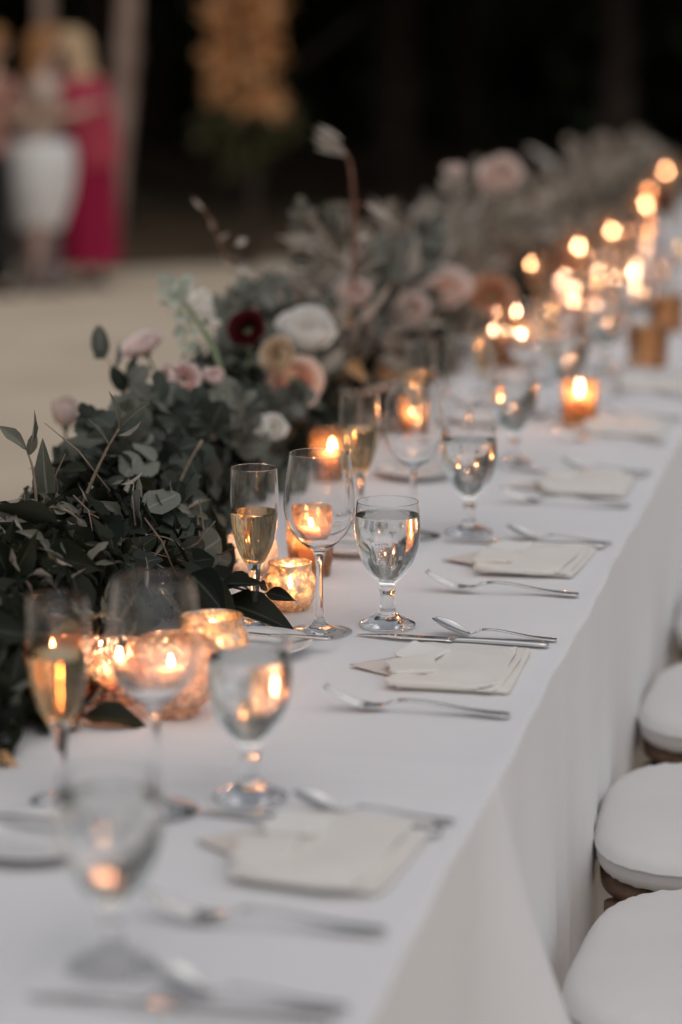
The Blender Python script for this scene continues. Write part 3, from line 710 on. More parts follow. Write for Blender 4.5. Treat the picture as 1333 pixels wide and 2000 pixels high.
def spoon_head():
    st = []
    for t in np.linspace(0, 1, 15):
        x = -.098+.062*t; w_ = .0205*(math.sin(math.pi*(t**0.85))**0.55 if 0 < t < 1 else 0.0)
        z = .0225*(1-t)**1.7+.0028; cup = .0085*math.sin(math.pi*min(1, max(0, t)))**0.6
        st.append((x, 0, z, max(w_, .0012), .0007, cup))
    st += [(-.030, 0, .0062, .0030, .0016, 0), (-.020, 0, .0108, .0026, .0019, 0)]
    return bar(st, 'spoon_bowl', 22)
def knife_blade():
    rings = []
    for t in np.linspace(0, 1, 14):
        x = -.120+.118*t; up = .0092*min(1, (t*3.2+.05))**0.6; lo = -.0092*min(1, (t*1.7+.03))**0.75
        th = .0004+.0009*min(1, t*2)
        rings.append([Vector((x, up, .0018+th)), Vector((x, (up+lo)/2, .0018+th*0.9)), Vector((x, lo, .0018)), Vector((x, (up+lo)/2, .0018-th*.9)), Vector((x, up, .0018-th))])
    return loft('blade', rings)
KH = bar([(-.004, 0, .0026, .0062, .0018, 0), (.004, 0, .0034, .0050, .0026, 0), (.03, 0, .0036, .0055, .0029, 0), (.07, 0, .0038, .0072, .0031, 0), (.10, 0, .0038, .0090, .0031, 0), (.108, 0, .0036, .0086, .0029, 0), (.112, 0, .0032, .0056, .0022, 0)], 'handle', 12)
HD = handle('handle'); TN, FH = fork_parts(); SH = spoon_head(); KB = knife_blade()
HDF = bar([(-.018, 0, .0118, .0026, .0020, 0)] + [(x, 0, z, hw, ht, 0) for (x, z, hw, ht) in [(-.006, .0128, .0027, .0019), (.012, .0118, .0032, .0018), (.034, .0085, .0046, .0018), (.056, .0052, .0066, .0017), (.078, .0034, .0086, .0016), (.092, .0028, .0094, .0016), (.0985, .0026, .0080, .0015), (.1005, .0025, .0050, .0012)]], 'handle', 12)
def cutlery(kind, X, Y, rz, label, s=1.0, z=0.0):
    t = empty({'fork': 'fork', 'spoon': 'spoon', 'knife': 'table_knife', 'butter': 'butter_knife'}[kind], (X, Y, TZ+0.0018+z), rz); t.scale = (s, s, s)
    tag(t, label, {'butter': 'knife'}.get(kind, kind), {'fork': 'dinner forks', 'spoon': 'spoons', 'knife': 'table knives', 'butter': 'butter knives'}[kind])
    if kind == 'fork':
        link('handle', HDF, M['steel'], t); fh_ = link('fork_head', FH, M['steel'], t)
        for m_ in TN: link('tine', m_, M['steel'], fh_)
    elif kind == 'spoon': link('handle', HDF, M['steel'], t); link('spoon_bowl', SH, M['steel'], t)
    else: link('handle', KH, M['steel'], t); link('blade', KB, M['steel'], t)
    return t

# ------------------------------------------------------------------ napkins, plates
def sheet(name, nx, ny, fn, th=0.0011):
    """a cloth layer: fn(u,v)->(x,y,z) mid surface, given thickness"""
    v, f = [], []
    for s in (1, -1):
        for a in range(ny+1):
            for b in range(nx+1):
                x, y, z = fn(b/nx, a/ny); v.append((x, y, z+s*th/2))
    N = (nx+1)*(ny+1)
    for a in range(ny):
        for b in range(nx):
            q = a*(nx+1)+b; f.append((q, q+1, q+nx+2, q+nx+1)); f.append((N+q, N+q+nx+1, N+q+nx+2, N+q+1))
    ring = [b for b in range(nx+1)] + [a*(nx+1)+nx for a in range(1, ny+1)] + [ny*(nx+1)+b for b in range(nx-1, -1, -1)] + [a*(nx+1) for a in range(ny-1, 0, -1)]
    for i in range(len(ring)):
        p, q = ring[i], ring[(i+1) % len(ring)]; f.append((p, N+p, N+q, q))
    return pydata(name, v, f)
def pillow(name, cx, cy, hx, hy, z0, th, seed, rz=0.0, wav=0.022, p=16, puff=0.0032):
    """a soft folded wad of cloth: rounded edges, uneven outline, rumpled top"""
    rs = random.Random(seed); ph = [rs.random()*6.28 for _ in range(8)]; n = 80; v, f = [], []
    prof = [(.93, 0), (.985, .08), (1.0, .32), (1.004, .55), (.995, .78), (.97, .93), (.92, 1.0), (.80, 1.03), (.62, 1.05), (.42, 1.05), (.2, 1.05)]
    cr, sr = math.cos(rz), math.sin(rz)
    for q, z in prof:
        for i in range(n):
            a = 2*math.pi*i/n; x, y = sup(a, hx, hy, p, p)
            k = q + wav*(math.sin(5*a+ph[0])*.6 + math.sin(11*a+ph[1])*.4) + (wav*1.3*math.sin(y/hy*5+ph[2]) if x < -hx*.8 else 0)
            x *= k; y *= k
            zz = z0 + th*z + (puff*(math.sin(x*60+ph[3]+2*math.sin(y*25+ph[4]))*.6 + math.sin(y*75+ph[5]+x*30)*.5) if z > .5 else 0)
            zz += .0035*(x/hx)**2*(y/hy)**2*(.5+.5*math.sin(ph[6]+math.atan2(y, x)*2)) if z > .3 else 0
            v.append((cx+x*cr-y*sr, cy+x*sr+y*cr, zz))
    m = len(prof)
    for j in range(m-1):
        for i in range(n):
            k = (i+1) % n; f.append((j*n+i, j*n+k, (j+1)*n+k, (j+1)*n+i))
    f.append(tuple(range((m-1)*n, m*n))); f.append(tuple(reversed(range(n)))); return pydata(name, v, f)
def napkin(X, Y, label, seed, rz=0.0):
    rs = random.Random(seed); t = empty('napkin', (X, Y, TZ+0.0016), rz); t.scale = (.96, 1, .74); tag(t, label, 'napkin', 'folded ivory napkins')
    j = lambda a: rs.uniform(-a, a); p0 = rs.random()*6
    link('under_flap', sheet('under_flap', 12, 8, lambda u, v_: (-.030-.100*u, -.070+.15*v_*(1-u)+(.045+.02*math.sin(seed))*u, .0012+.007*math.sin(u*2.6)*(.4+.6*v_)*(1-u)+.0008*math.sin(u*9+p0))), M['kraft'], t)
    link('lower_fold', pillow('lower_fold', .006, .004, .067, .097, 0, .0050, seed*7+1, j(.03)), M['napkin'], t)
    link('middle_fold', pillow('middle_fold', .001+j(.002), -.002, .066, .094, .0042, .0052, seed*7+2, j(.03), .016), M['napkin'], t)
    link('top_fold', pillow('top_fold', -.004+j(.003), -.008+j(.004), .061, .088, .0088, .0052, seed*7+3, j(.035), .026, 14, .0046), M['napkin'], t)
    link('front_pleat', pillow('front_pleat', -.010+j(.004), -.082+j(.004), .058, .020, .0062, .0080, seed*7+4, j(.04), .03, 4, .0018), M['napkin'], t)
    link('upper_flap', pillow('upper_flap', -.050+j(.006), .036+j(.010), .027, .028, .0134, .0046, seed*7+5, R_(-14+j(14)), .045, 9, .0026), M['card'], t)
    link('lower_flap', pillow('lower_flap', -.047+j(.004), -.036+j(.008), .028, .034, .0130, .0044, seed*7+6, R_(8+j(10)), .05, 8, .0028), M['napkin'], t)
    return t
PLATE = lathe('bread_plate', [(0, .0), (.040, .0), (.041, .002), (.045, .003), (.060, .0085), (.0690, .0130), (.0700, .0142), (.0690, .0150), (.0600, .0112), (.046, .0058), (.040, .0048), (0, .0045)], 64)
def plate(X, Y, label):
    o = link('bread_plate', PLATE, M['china']); o.location = (X, Y, TZ+.0016); return tag(o, label, 'plate', 'bread plates')

# ------------------------------------------------------------------ place settings
# goblet Y, fork Y, knife Y, napkin centre Y, words
SET = [(1.672, 1.300, 1.602, 1.45, 'of the nearest, most blurred setting'),
       (2.108, 1.786, 2.045, 1.972, 'of the blurred setting just before the focused one'),
       (2.806, 2.432, 2.742, 2.612, 'of the sharply focused setting'),
       (3.380, 3.013, 3.318, 3.210, 'of the first setting behind the focused one'),
       (3.965, 3.632, 3.90, 3.800, 'of the second setting behind the focused one'),
       (4.560, 4.235, 4.50, 4.39, 'of the third setting behind the focused one'),
       (5.15, 4.80, 5.09, 4.97, 'of the fourth setting behind the focused one'),
       (5.74, 5.40, 5.68, 5.56, 'of the fifth setting behind the focused one'),
       (6.33, 6.0, 6.2, 6.1, 'of the sixth setting behind the focused one'), (6.92, 6.6, 6.8, 6.7, 'of the farthest setting in view')]
for i, (gy, fy, ky, ny, wd) in enumerate(SET):
    j = lambda a: random.uniform(-a, a)
    gx = [-.556, -.562, -.574, -.572, -.597, -.585, -.58, -.58, -.59, -.59][i]
    glassware('goblet', gx, gy, 'water goblet ' + wd)
    if i: glassware('wine', [0, -.637, -.646, -.647, -.668, -.655, -.655, -.655, -.63, -.66][i], [0, 2.050, 2.752, 3.345, 3.93, 4.50, 5.09, 5.70, 6.36, 6.96][i], 'empty wine glass ' + wd)
    if i: glassware('flute', [0, -.732, -.731, -.742, -.772, -.745, -.70, -.67, -.72, -.74][i], [0, 2.060, 2.770, 3.42, 4.04, 4.57, 5.22, 5.80, 6.46, 7.04][i], 'half full champagne flute ' + wd)
    if i <= 6:
        if i: cutlery('fork', -.4665, fy, R_([0, 1.0, 0.5, -1, -.5, 1, 0][i]), 'steel fork ' + wd)
        cutlery('knife', -.479, ky, R_([1, -3, -1.2, .5, 0, 1, 0][i]), 'steel table knife ' + wd)
        cutlery('spoon', -.438, ky+.030, R_([-2, -1, -1.0, -2, -1, 0, 0][i]), 'steel spoon ' + wd, .76)
        if i: napkin(-.452, ny, 'folded ivory napkin ' + wd, i, R_([0, -5, 0, -3, 2, -2, 1][i]))
        if i:
            px, py = [(0, 0), (-.712, 1.930), (-.700, 2.640), (-.715, 3.225), (-.735, 3.825), (-.72, 4.40), (-.72, 4.98)][i]
            plate(px, py, 'white bread plate ' + wd)
            if i < 5: cutlery('butter', px+.018, py+.028, R_(-4), 'butter knife on the bread plate ' + wd, .62, .0135)

# ================================================================== CANDLES
def flame_mesh():
    return lathe('flame', [(0, 0), (.0022, .0012), (.0042, .0050), (.0046, .0085), (.0036, .0140), (.0018, .0200), (0, .0250)], 12)
FLM = flame_mesh(); FLM.materials.append(M['flame'])
def candle(loc, r, h, where, cat='candle', fs=1.0, flame=True, wick_h=.007):
    t = empty('candle', loc); tag(t, 'candle ' + where, cat, 'lit candles along the garland')
    wx_ = link('wax', lathe('wax', [(0, 0), (r*.97, 0), (r, .001), (r, h-.003), (r*.97, h-.0005), (r*.86, h), (r*.7, h-.002), (r*.35, h-.003), (0, h-.003)], 28), M['wax'], t)
    link('wick', tube('wick', [(0, 0, h-.004), (.0003, 0, h+wick_h*.6), (.001, 0, h+wick_h)], .0008, 6), M['wick'], wx_)
    if flame:
        fl = link('flame', FLM, None, t); fl.location = (0, 0, h+wick_h*.45); fl.scale = (fs*.62, fs*.62, fs*random.uniform(.60, .82))
    return t
def holder_mesh(kind):
    if kind == 'bowl':       # small bulging mercury glass cup
        O = [(.020, 0), (.0225, .001), (.0285, .012), (.0320, .025), (.0322, .034), (.0300, .043), (.0275, .0475), (.0268, .052), (.0272, .0600)]
        I = [(.0252, .0600), (.0250, .052), (.0257, .047), (.028, .042), (.030, .033), (.0298, .025), (.0265, .013), (.018, .005), (0, .004)]
        d = lambda r, z, a: .0006*math.sin(a*22)*math.sin(z*520) if .004 < z < .045 else 0
        return lathe('bowl', [(0, 0)] + prof_smooth(O, 4) + prof_smooth(I, 3), 88, True, d)
    if kind == 'orb':        # round hobnail crystal
        R = .045; O = [(.024, 0)] + [(R*math.sin(t), .043-R*math.cos(t)*.96) for t in np.linspace(.62, 2.35, 26)]
        I = [(r-.0035, z) for r, z in O[::-1][:-1]] + [(.02, .006), (0, .005)]
        d = lambda r, z, a: .0014*max(0, math.sin(a*16+(round(z/.0085) % 2)*math.pi))*abs(math.sin(z/.0085*math.pi)) if .004 < z else 0
        return lathe('bowl', [(0, 0)] + O + I, 128, True, d)
    if kind == 'facet':      # amber tumbler with diamond facets
        v, f = [], []; n = 10
        rows = [(.026, 0), (.0275, .004), (.0305, .028), (.0315, .052), (.0310, .074), (.0300, .086), (.0302, .090)]
        rows += [(.0275, .090), (.0272, .084), (.0285, .060), (.0270, .02), (.022, .008)]
        for k, (r, z) in enumerate(rows):
            for i in range(n):
                a = 2*math.pi*(i+0.5*(k % 2))/n; v.append((r*math.cos(a), r*math.sin(a), z))
        for k in range(len(rows)-1):
            o = k % 2
            for i in range(n):
                j = (i+1) % n; a, b, c, d_ = k*n+i, k*n+j, (k+1)*n+i, (k+1)*n+j
                if o == 0: f += [(a, b, c), (b, d_, c)]
                else: f += [(a, b, d_), (a, d_, c)]
        f.append(tuple(reversed(range(n)))); f.append(tuple(range((len(rows)-1)*n, len(rows)*n)))
        return pydata('bowl', v, f, False)
    if kind == 'square':
        def sq(r, z, n=48, p=6): return [Vector((*sup(2*math.pi*i/n, r, r, p, p), z)) for i in range(n)]
        return loft('bowl', [sq(.027, 0), sq(.030, .002), sq(.0315, .006), sq(.0325, .074), sq(.0320, .0765), sq(.0300, .0765), sq(.0295, .074), sq(.0285, .012), sq(.026, .009)])
    if kind == 'cup':        # straight round votive
        return lathe('bowl', [(0, 0), (.026, 0), (.0275, .002), (.030, .03), (.0325, .068), (.0328, .070), (.0316, .0705), (.0308, .068), (.0282, .03), (.025, .009), (0, .008)], 40)
    if kind == 'cylinder':
        return lathe('bowl', [(0, 0), (.037, 0), (.0395, .002), (.040, .01), (.040, 1.0), (.0392, 1.002), (.0382, 1.0), (.0382, .02), (.036, .012), (0, .012)], 40)
HM = {k: holder_mesh(k) for k in ('bowl', 'orb', 'facet', 'square', 'cup')}
_hm = {}
def votive(kind, mat, X, Y, look, where, s=1.0, lit=True, tall=None, wax=None, fs=1.0):
    key = (kind, mat, tall)
    if key not in _hm:
        if kind == 'cylinder':
            me = holder_mesh('cylinder')
            for q in me.vertices:
                if q.co.z > .5: q.co.z = tall + (q.co.z-1.0)
        else: me = HM[kind].copy()
        me.materials.append(M[mat]); _hm[key] = me
    t = empty('candle_holder', (X, Y, TZ+.0016), random.random()*6.28 if kind != 'square' else R_(8 if lit else 27)); t.scale = (s, s, s)
    tag(t, look + ' candle holder ' + where, 'candle holder', 'candle holders along the garland'); link('bowl', _hm[key], None, t)
    if lit:
        z = {'bowl': .005, 'orb': .006, 'facet': .009, 'square': .010, 'cup': .009, 'cylinder': .0125}[kind]*s
        r, h = {'bowl': (.0165, .018), 'orb': (.019, .030), 'facet': (.0205, .040), 'square': (.024, .038), 'cup': (.021, (wax or .030)), 'cylinder': (.033, (wax or .1))}[kind]
        candle((X, Y, TZ+.0016+z), r*(s if kind != 'cylinder' else 1), h*(s if kind != 'cylinder' else 1), 'in the ' + look + ' holder ' + where, fs=fs)
    return t
V_ = votive
V_('bowl', 'mercury', -.710, 2.864, 'small gold mercury glass', 'behind the focused flute')
V_('facet', 'amber', -.731, 3.060, 'faceted amber', 'behind the focused wine glass', 1.02)
V_('orb', 'crystal', -.806, 3.035, 'round studded crystal', 'behind the focused flute, half hidden', .80)
V_('cup', 'amber', -.862, 3.765, 'glowing amber cup', 'seen through the focused wine glass', 1.12, fs=1.25)
V_('orb', 'rose_glass', -.716, 2.372, 'large rosy crystal globe', 'behind the blurred wine glass', 1.12, fs=1.1)
V_('bowl', 'mercury', -.712, 2.520, 'gold rimmed mercury glass', 'right of the rosy globe', 1.20)
V_('square', 'amber_deep', -.842, 2.350, 'tall dark amber', 'at left behind the blurred flute', 1.25)
V_('cup', 'rose_glass', -.790, 2.400, 'pale rosy cup', 'left of the rosy globe', .95, fs=1.2)
V_('cup', 'amber', -.812, 4.200, 'amber cup', 'behind the second wine glass', 1.1, fs=1.2)
V_('square', 'amber', -.545, 4.440, 'square amber glass', 'standing alone near the table edge', 1.05, fs=1.35)
V_('square', 'amber', -.500, 5.27, 'unlit square amber glass', 'right of the far candles, lower one', 1.15, lit=False)
V_('square', 'amber', -.520, 5.93, 'unlit square amber glass', 'right of the far candles, upper one', 1.15, lit=False)
FAR = [('cup', 'amber', -.825, 5.22, 'amber cup', 'beside the garland, third wine glass back'), ('cup', 'rose_glass', -.765, 5.16, 'rosy cup', 'just right of the amber cup by the garland'),
       ('cup', 'amber', -.735, 5.84, 'amber cup', 'leftmost of the bright far cluster'), ('cup', 'rose_glass', -.690, 6.02, 'rosy cup', 'lowest of the bright far cluster'),
       ('cup', 'rose_glass', -.770, 6.62, 'rosy cup', 'topmost of the bright far cluster'), ('cup', 'amber', -.670, 6.62, 'amber cup', 'at the right of the far cluster'),
       ('cup', 'amber', -.850, 5.60, 'amber cup', 'against the garland in the far cluster'), ('cup', 'rose_glass', -.830, 6.30, 'rosy cup', 'against the garland behind the far cluster'),
       ('cup', 'amber', -.790, 7.35, 'amber cup', 'under the tall far cylinders'), ('cup', 'rose_glass', -.700, 7.30, 'rosy cup', 'under the tall far cylinders at right'),
       ('cup', 'amber', -.770, 6.15, 'amber cup', 'in the middle of the far cluster'),
       ('bowl', 'mercury', -.715, 6.30, 'gold mercury bowl', 'in the middle of the far cluster'), ('orb', 'rose_glass', -.800, 5.98, 'rosy crystal globe', 'in the far cluster'),
       ('bowl', 'mercury', -.735, 6.90, 'gold mercury bowl', 'behind the far cluster'), ('orb', 'rose_glass', -.835, 7.75, 'rosy crystal globe', 'far back under the cylinders'),
       ('bowl', 'mercury', -.800, 5.44, 'gold mercury bowl', 'before the far cluster by the garland'), ('orb', 'crystal', -.745, 5.50, 'clear crystal globe', 'before the far cluster'),
       ('bowl', 'mercury', -.830, 7.12, 'gold mercury bowl', 'by the garland under the cylinders')]
for k, (x, y) in enumerate([(-.66, 5.62), (-.635, 6.16), (-.70, 6.48), (-.64, 6.84), (-.845, 6.48), (-.79, 6.86), (-.69, 7.02), (-.75, 7.22), (-.70, 7.62), (-.80, 7.52), (-.77, 7.95), (-.82, 8.55), (-.76, 8.5), (-.81, 9.2)]):
    V_('cup', ('rose_glass', 'amber')[k % 2], x, y, ('small rosy cup', 'small amber cup')[k % 2], 'in the dense blurred far cluster', random.uniform(.9, 1.15), fs=random.uniform(.5, .8), wax=random.uniform(.056, .066))
for (kd, mt, x, y, look, wh) in FAR: V_(kd, mt, x, y, look, wh, 1.1, fs=.75, wax=.052 if kd == 'cup' else None)
TALL = [(-.780, 7.05, .20, .135, 'shortest of the far tall ones'), (-.740, 7.62, .24, .175, 'second of the far tall ones'), (-.790, 8.25, .25, .180, 'third of the far tall ones'),
        (-.790, 8.86, .29, .215, 'at the upper right corner'), (-.845, 5.86, .21, .145, 'nearest tall one by the garland'), (-.83, 6.66, .18, .12, 'by the garland behind the nearest tall one')]
for (x, y, tl, wx, wh) in TALL: V_('cylinder', 'cylglass', x, y, 'tall rosy glass cylinder', wh, tall=tl, wax=wx, fs=0.85)
# pale bottle with dark red neck at the right edge
t = empty('wine_bottle', (-.585, 6.52, TZ+.0016)); tag(t, 'pale bottle with dark red foil neck by the right edge', 'bottle')
link('bottle_body', lathe('bottle_body', [(0, .004), (.03, 0), (.037, .003), (.0375, .02), (.037, .17), (.034, .195), (.024, .215), (.0165, .235), (.0145, .25), (.0138, .262), (0, .262)], 36), M['bottle'], t)
fo = link('foil_neck', lathe('foil_neck', [(.0150, 0), (.0149, .05), (.0160, .051), (.0160, .062), (.0145, .064), (0, .0645)], 30), M['foil'], t); fo.location.z = .243

# ================================================================== GARLAND
_ry = [1.2, 2.15, 2.35, 2.80, 3.15, 3.5, 4.0, 5.0, 12]
_rx = [-.86, -.86, -.79, -.80, -.89, -.93, -.92, -.91, -.91]
_lx = [-1.14, -1.14, -1.13, -1.12, -1.12, -1.14, -1.16, -1.17, -1.17]
_hy = [1.2, 2.1, 2.5, 2.9, 3.3, 3.8, 4.5, 5.5, 7.0, 12]
_hz = [.08, .095, .12, .14, .165, .185, .215, .24, .21, .17]
def gar(Y): 
    r = float(np.interp(Y, _ry, _rx)); l = float(np.interp(Y, _ry, _lx)); return (r+l)/2, (r-l)/2, float(np.interp(Y, _hy, _hz))
def gar_pt(Y, phi, rho):
    c, w_, h = gar(Y); lump = 1+0.11*math.sin(Y*9+phi*2)+0.07*math.sin(Y*23+phi*5)
    p = Vector((c+w_*math.cos(phi)*rho*lump, Y, TZ+.012+h*max(-.02, math.sin(phi))*rho*lump))
    n = Vector((math.cos(phi)/w_, 0.0, math.sin(phi)/h)).normalized(); return p, n
def shell_leaf(Y0, Y1, L, Wr, rho=(.35, 1.0), out=0.35, phis=(-.12, 3.3)):
    Y = random.uniform(Y0, Y1); phi = random.uniform(*phis); p, n = gar_pt(Y, phi, random.uniform(*rho))
    t = rdir(); t = (t - n*t.dot(n)*0.6)
    ax = t.normalized()*(1-out)+n*out+Vector((.0, -.12, .05)); nn = n*0.8+rdir()*0.65
    l = L*random.uniform(.65, 1.25); q = p - ax.normalized()*l*0.4
    q.z = max(q.z, TZ+.006); ax.z = max(ax.z, (TZ+.006-q.z)/max(l, .01))
    return leaf_M(q, ax, nn, l, l*Wr*random.uniform(.8, 1.15))
GA = empty('greenery_garland', (-1.0, 2.0, TZ)); tag(GA, 'long garland of dark leaves and eucalyptus down the table centre', 'garland')
GL = Vector((-1.0, 2.0, TZ)); GT = Matrix.Translation(-GL)
# the woody core
for s in range(5):
    P = []
    for Y in np.linspace(1.15, 11.6, 90):
        c, w_, h = gar(Y); P.append(Vector((c+w_*.45*math.sin(Y*2.1+s*1.3), Y, TZ+.02+h*.28*(1+math.sin(Y*3.3+s*2.2))*.7)) - GL)
    link('stem', tube('stem', P, .0045, 6), M['twig'], GA)
# foliage too dense to count
def fill(kind, mat, n, Y0, Y1, L, Wr, **kw):
    me = leaf_cloud('foliage', kind, [GT @ shell_leaf(Y0, Y1, L, Wr, **kw) for _ in range(n)], None); me.materials.append(M[mat])
    tag(link('foliage', me, None, GA), kind='stuff')
fill('salal', 'salal', 1500, 1.2, 3.1, .066, .42, rho=(.1, .92))
fill('willow', 'salal', 600, 1.3, 3.2, .060, .27, rho=(.6, 1.03))
fill('salal', 'salal', 900, 3.0, 4.6, .065, .48, rho=(.1, .9))
fill('round', 'eucdark', 1100, 2.75, 4.4, .040, .92, rho=(.3, 1.02))
fill('round', 'euc', 420, 3.05, 4.7, .042, .92, rho=(.8, 1.08))
fill('olive', 'olive', 420, 1.3, 3.3, .040, .22, rho=(.7, 1.02))
fill('willow', 'greyfol', 2600, 4.0, 11.5, .085, .22, rho=(.3, 1.12))
fill('round', 'greyfol', 1500, 4.2, 11.5, .048, .85, rho=(.4, 1.06))
fill('salal', 'eucdark', 1600, 4.2, 11.5, .07, .45, rho=(.1, .9))
fill('willow', 'dried', 700, 4.1, 11.0, .10, .16, rho=(.7, 1.2), out=.6)
fill('willow', 'pale', 150, 4.2, 9.0, .12, .13, rho=(.9, 1.35), out=.75)
fill('salal', 'rust', 130, 4.2, 10.0, .07, .4, rho=(.7, 1.08))
fill('salal', 'salal', 500, 4.2, 9.0, .08, .45, rho=(.7, 1.04))
# single large leaves that can be picked out on the near side
for i in range(95):
    link('leaf', leaf_mesh('salal', random.randrange(4), 'salal'), None, GA, GT @ shell_leaf(1.95, 3.05, .076, .44, rho=(.85, 1.08), out=.2, phis=(-.05, 2.6)))
for i in range(80):
    link('leaf', leaf_mesh('round', random.randrange(4), 'eucdark' if i % 2 else 'euc'), None, GA, GT @ shell_leaf(2.75, 3.7, .046, .93, rho=(.95, 1.1), out=.3, phis=(-.05, 2.4)))
for i in range(90):
    m_ = shell_leaf(2.2, 2.95, .034, .22, rho=(.95, 1.1), out=.3, phis=(.1, 2.6))
    if i % 2: m_ = m_ @ Matrix.Rotation(math.pi, 4, 'Y')
    link('leaf', leaf_mesh('olive', random.randrange(4), 'olive'), None, GA, GT @ m_)
for i in range(26):
    Yk = random.uniform(2.1, 3.0); p_, n_ = gar_pt(Yk, random.uniform(.1, 2.4), .98); d_ = (rdir()+n_*.3); d_.normalize(); q_ = p_+d_*random.uniform(.05, .12)
    link('twig', tube('twig', [p_-GL, p_.lerp(q_, .5)+rdir()*.008-GL, q_-GL], [.0013, .0011, .0006], 6), M['twig' if i % 3 else 'redtwig'], GA)
def leafpt(parent, kind, mat, a, b, W, nrm=(0, -.5, .85), var=0, org=Vector((0, 0, 0))):
    a = Vector(a); b = Vector(b); L = (b-a).length
    return link('leaf', leaf_mesh(kind, var, mat), None, parent, leaf_M(a-org, b-a, nrm, L, W))

# --- branches: each a thing of stem and leaves
def branch(name, label, cat, P, leaves, stem_r=.0016, stem_mat='twig', group=None):
    """leaves: (kind, mat, base, tip, width, normal, variant)"""
    o = Vector(P[0]); t = empty(name, o); tag(t, label, cat, group)
    Q = [Vector(q)-o for q in catmull([tuple(p) for p in P], 5)]
    link('stem', tube('stem', Q, [stem_r*(1-.55*i/len(Q)) for i in range(len(Q))], 7), M[stem_mat], t)
    for (kd, mt, a, b, w_, nr, va) in leaves: leafpt(t, kd, mt, a, b, w_, nr, va, o)
    return t
Y = 2.80; A = lambda x, y, dY=0.0: at(x, y, Y+dY)
branch('olive_sprig', 'upright olive sprig in focus, pale leaves against the sand', 'sprig', [A(118, 1090), A(150, 1015), A(180, 940), A(208, 880), A(233, 838)],
       [('olive', 'olive', A(233, 838), A(217, 763), .008, (.8, -.5, 0), 0), ('olive', 'olive', A(235, 838), A(288, 784), .009, (-.3, -.8, .5), 0), ('olive', 'olive', A(232, 850), A(279, 826), .010, (.2, .5, -.9), 0),
        ('olive', 'olive', A(214, 870), A(172, 816), .007, (.5, -.6, .5), 2), ('olive', 'olive', A(160, 1000), A(120, 985), .010, (0, .6, -.8), 1), ('olive', 'olive', A(150, 1020), A(175, 1035), .010, (0, -.6, .8), 1)], .0028)
Y = 2.74
branch('olive_sprig', 'olive sprig leaning out at the left edge, beside a broad leaf', 'sprig', [A(74, 1040), A(70, 960), A(63, 910), A(53, 880)],
       [('olive', 'olive', A(53, 880), A(0, 826), .014, (.6, -.7, .3), 1), ('olive', 'olive', A(54, 878), A(73, 803), .006, (.9, -.3, .1), 0), ('olive', 'olive', A(57, 890), A(70, 843), .013, (.4, -.9, .2), 0)], .0022)
Y = 2.78
branch('broad_leaf', 'broad triangular leaf standing upright among the olive sprigs', 'leaf', [A(74, 1010), A(84, 985), A(92, 962)],
       [('tri', 'olive', A(92, 963), A(82, 856), .033, (.15, -.98, .25), 0)], .0014)
Y = 2.72
branch('olive_sprig', 'olive sprig lying flat across the garland at left', 'sprig', [A(-30, 1012), A(40, 997), A(100, 991), A(135, 1000), A(165, 1026)],
       [('olive', 'olive', A(x0, y0), A(x1, y1), wd, nr, i % 4) for i, (x0, y0, x1, y1, wd, nr) in enumerate([
        (20, 1000, -25, 1035, .013, (0, .6, -.8)), (45, 997, 0, 1030, .012, (.1, .7, -.7)), (80, 993, 45, 975, .012, (0, -.5, .9)), (100, 991, 68, 1022, .013, (0, .5, -.9)), (105, 992, 130, 1003, .011, (0, .4, -.9)),
        (30, 998, 70, 1012, .012, (0, -.6, .8)), (130, 999, 112, 985, .009, (0, -.6, .8)), (150, 1012, 170, 1035, .010, (.2, -.6, .8)), (165, 1026, 140, 1038, .011, (0, .6, -.7)), (10, 1003, 40, 985, .012, (0, -.4, .9))])], .0030)
Y = 2.66
branch('leafy_branch', 'branch of glossy dark leaves reaching past the focused flute', 'branch', [at(250, 1090, 2.74), at(340, 1110, 2.75), at(430, 1140, 2.77), at(505, 1158, 2.81), at(535, 1160, 2.82)],
       [('salal', 'salal', on(425, 1175, TZ+.03), on(592, 1232, TZ+.004), .050, (.1, -.45, .9), 0), ('salal', 'salal', at(400, 1128, 2.76), at(505, 1140, 2.80), .040, (0, -.6, .8), 1),
        ('salal', 'salal', at(430, 1140, 2.77), at(522, 1150, 2.76), .034, (-.2, -.5, .8), 3), ('salal', 'salal', at(520, 1158, 2.80), at(580, 1172, 2.79), .020, (.1, -.75, .6), 0),
        ('salal', 'salal', at(505, 1140, 2.82), at(528, 1152, 2.83), .016, (.5, -.5, .5), 1), ('salal', 'salal', at(385, 1150, 2.72), at(470, 1215, 2.70), .046, (-.1, -.6, .7), 0),
        ('salal', 'salal', at(370, 1120, 2.70), at(445, 1200, 2.62), .044, (.3, -.8, .5), 0), ('salal', 'salal', at(300, 1100, 2.72), at(345, 1065, 2.72), .034, (0, -.8, .5), 2),
        ('salal', 'salal', at(330, 1110, 2.70), at(430, 1165, 2.68), .042, (0, -.5, .8), 1), ('salal', 'salal', at(255, 1090, 2.70), at(310, 1040, 2.74), .040, (-.2, -.7, .6), 0),
        ('salal', 'eucdark', at(318, 1092, 2.68), at(245, 1105, 2.62), .034, (0, -.5, .8), 1), ('salal', 'salal', at(340, 1070, 2.80), at(395, 1110, 2.78), .030, (0, -.4, .9), 2)], .0022, 'redtwig')
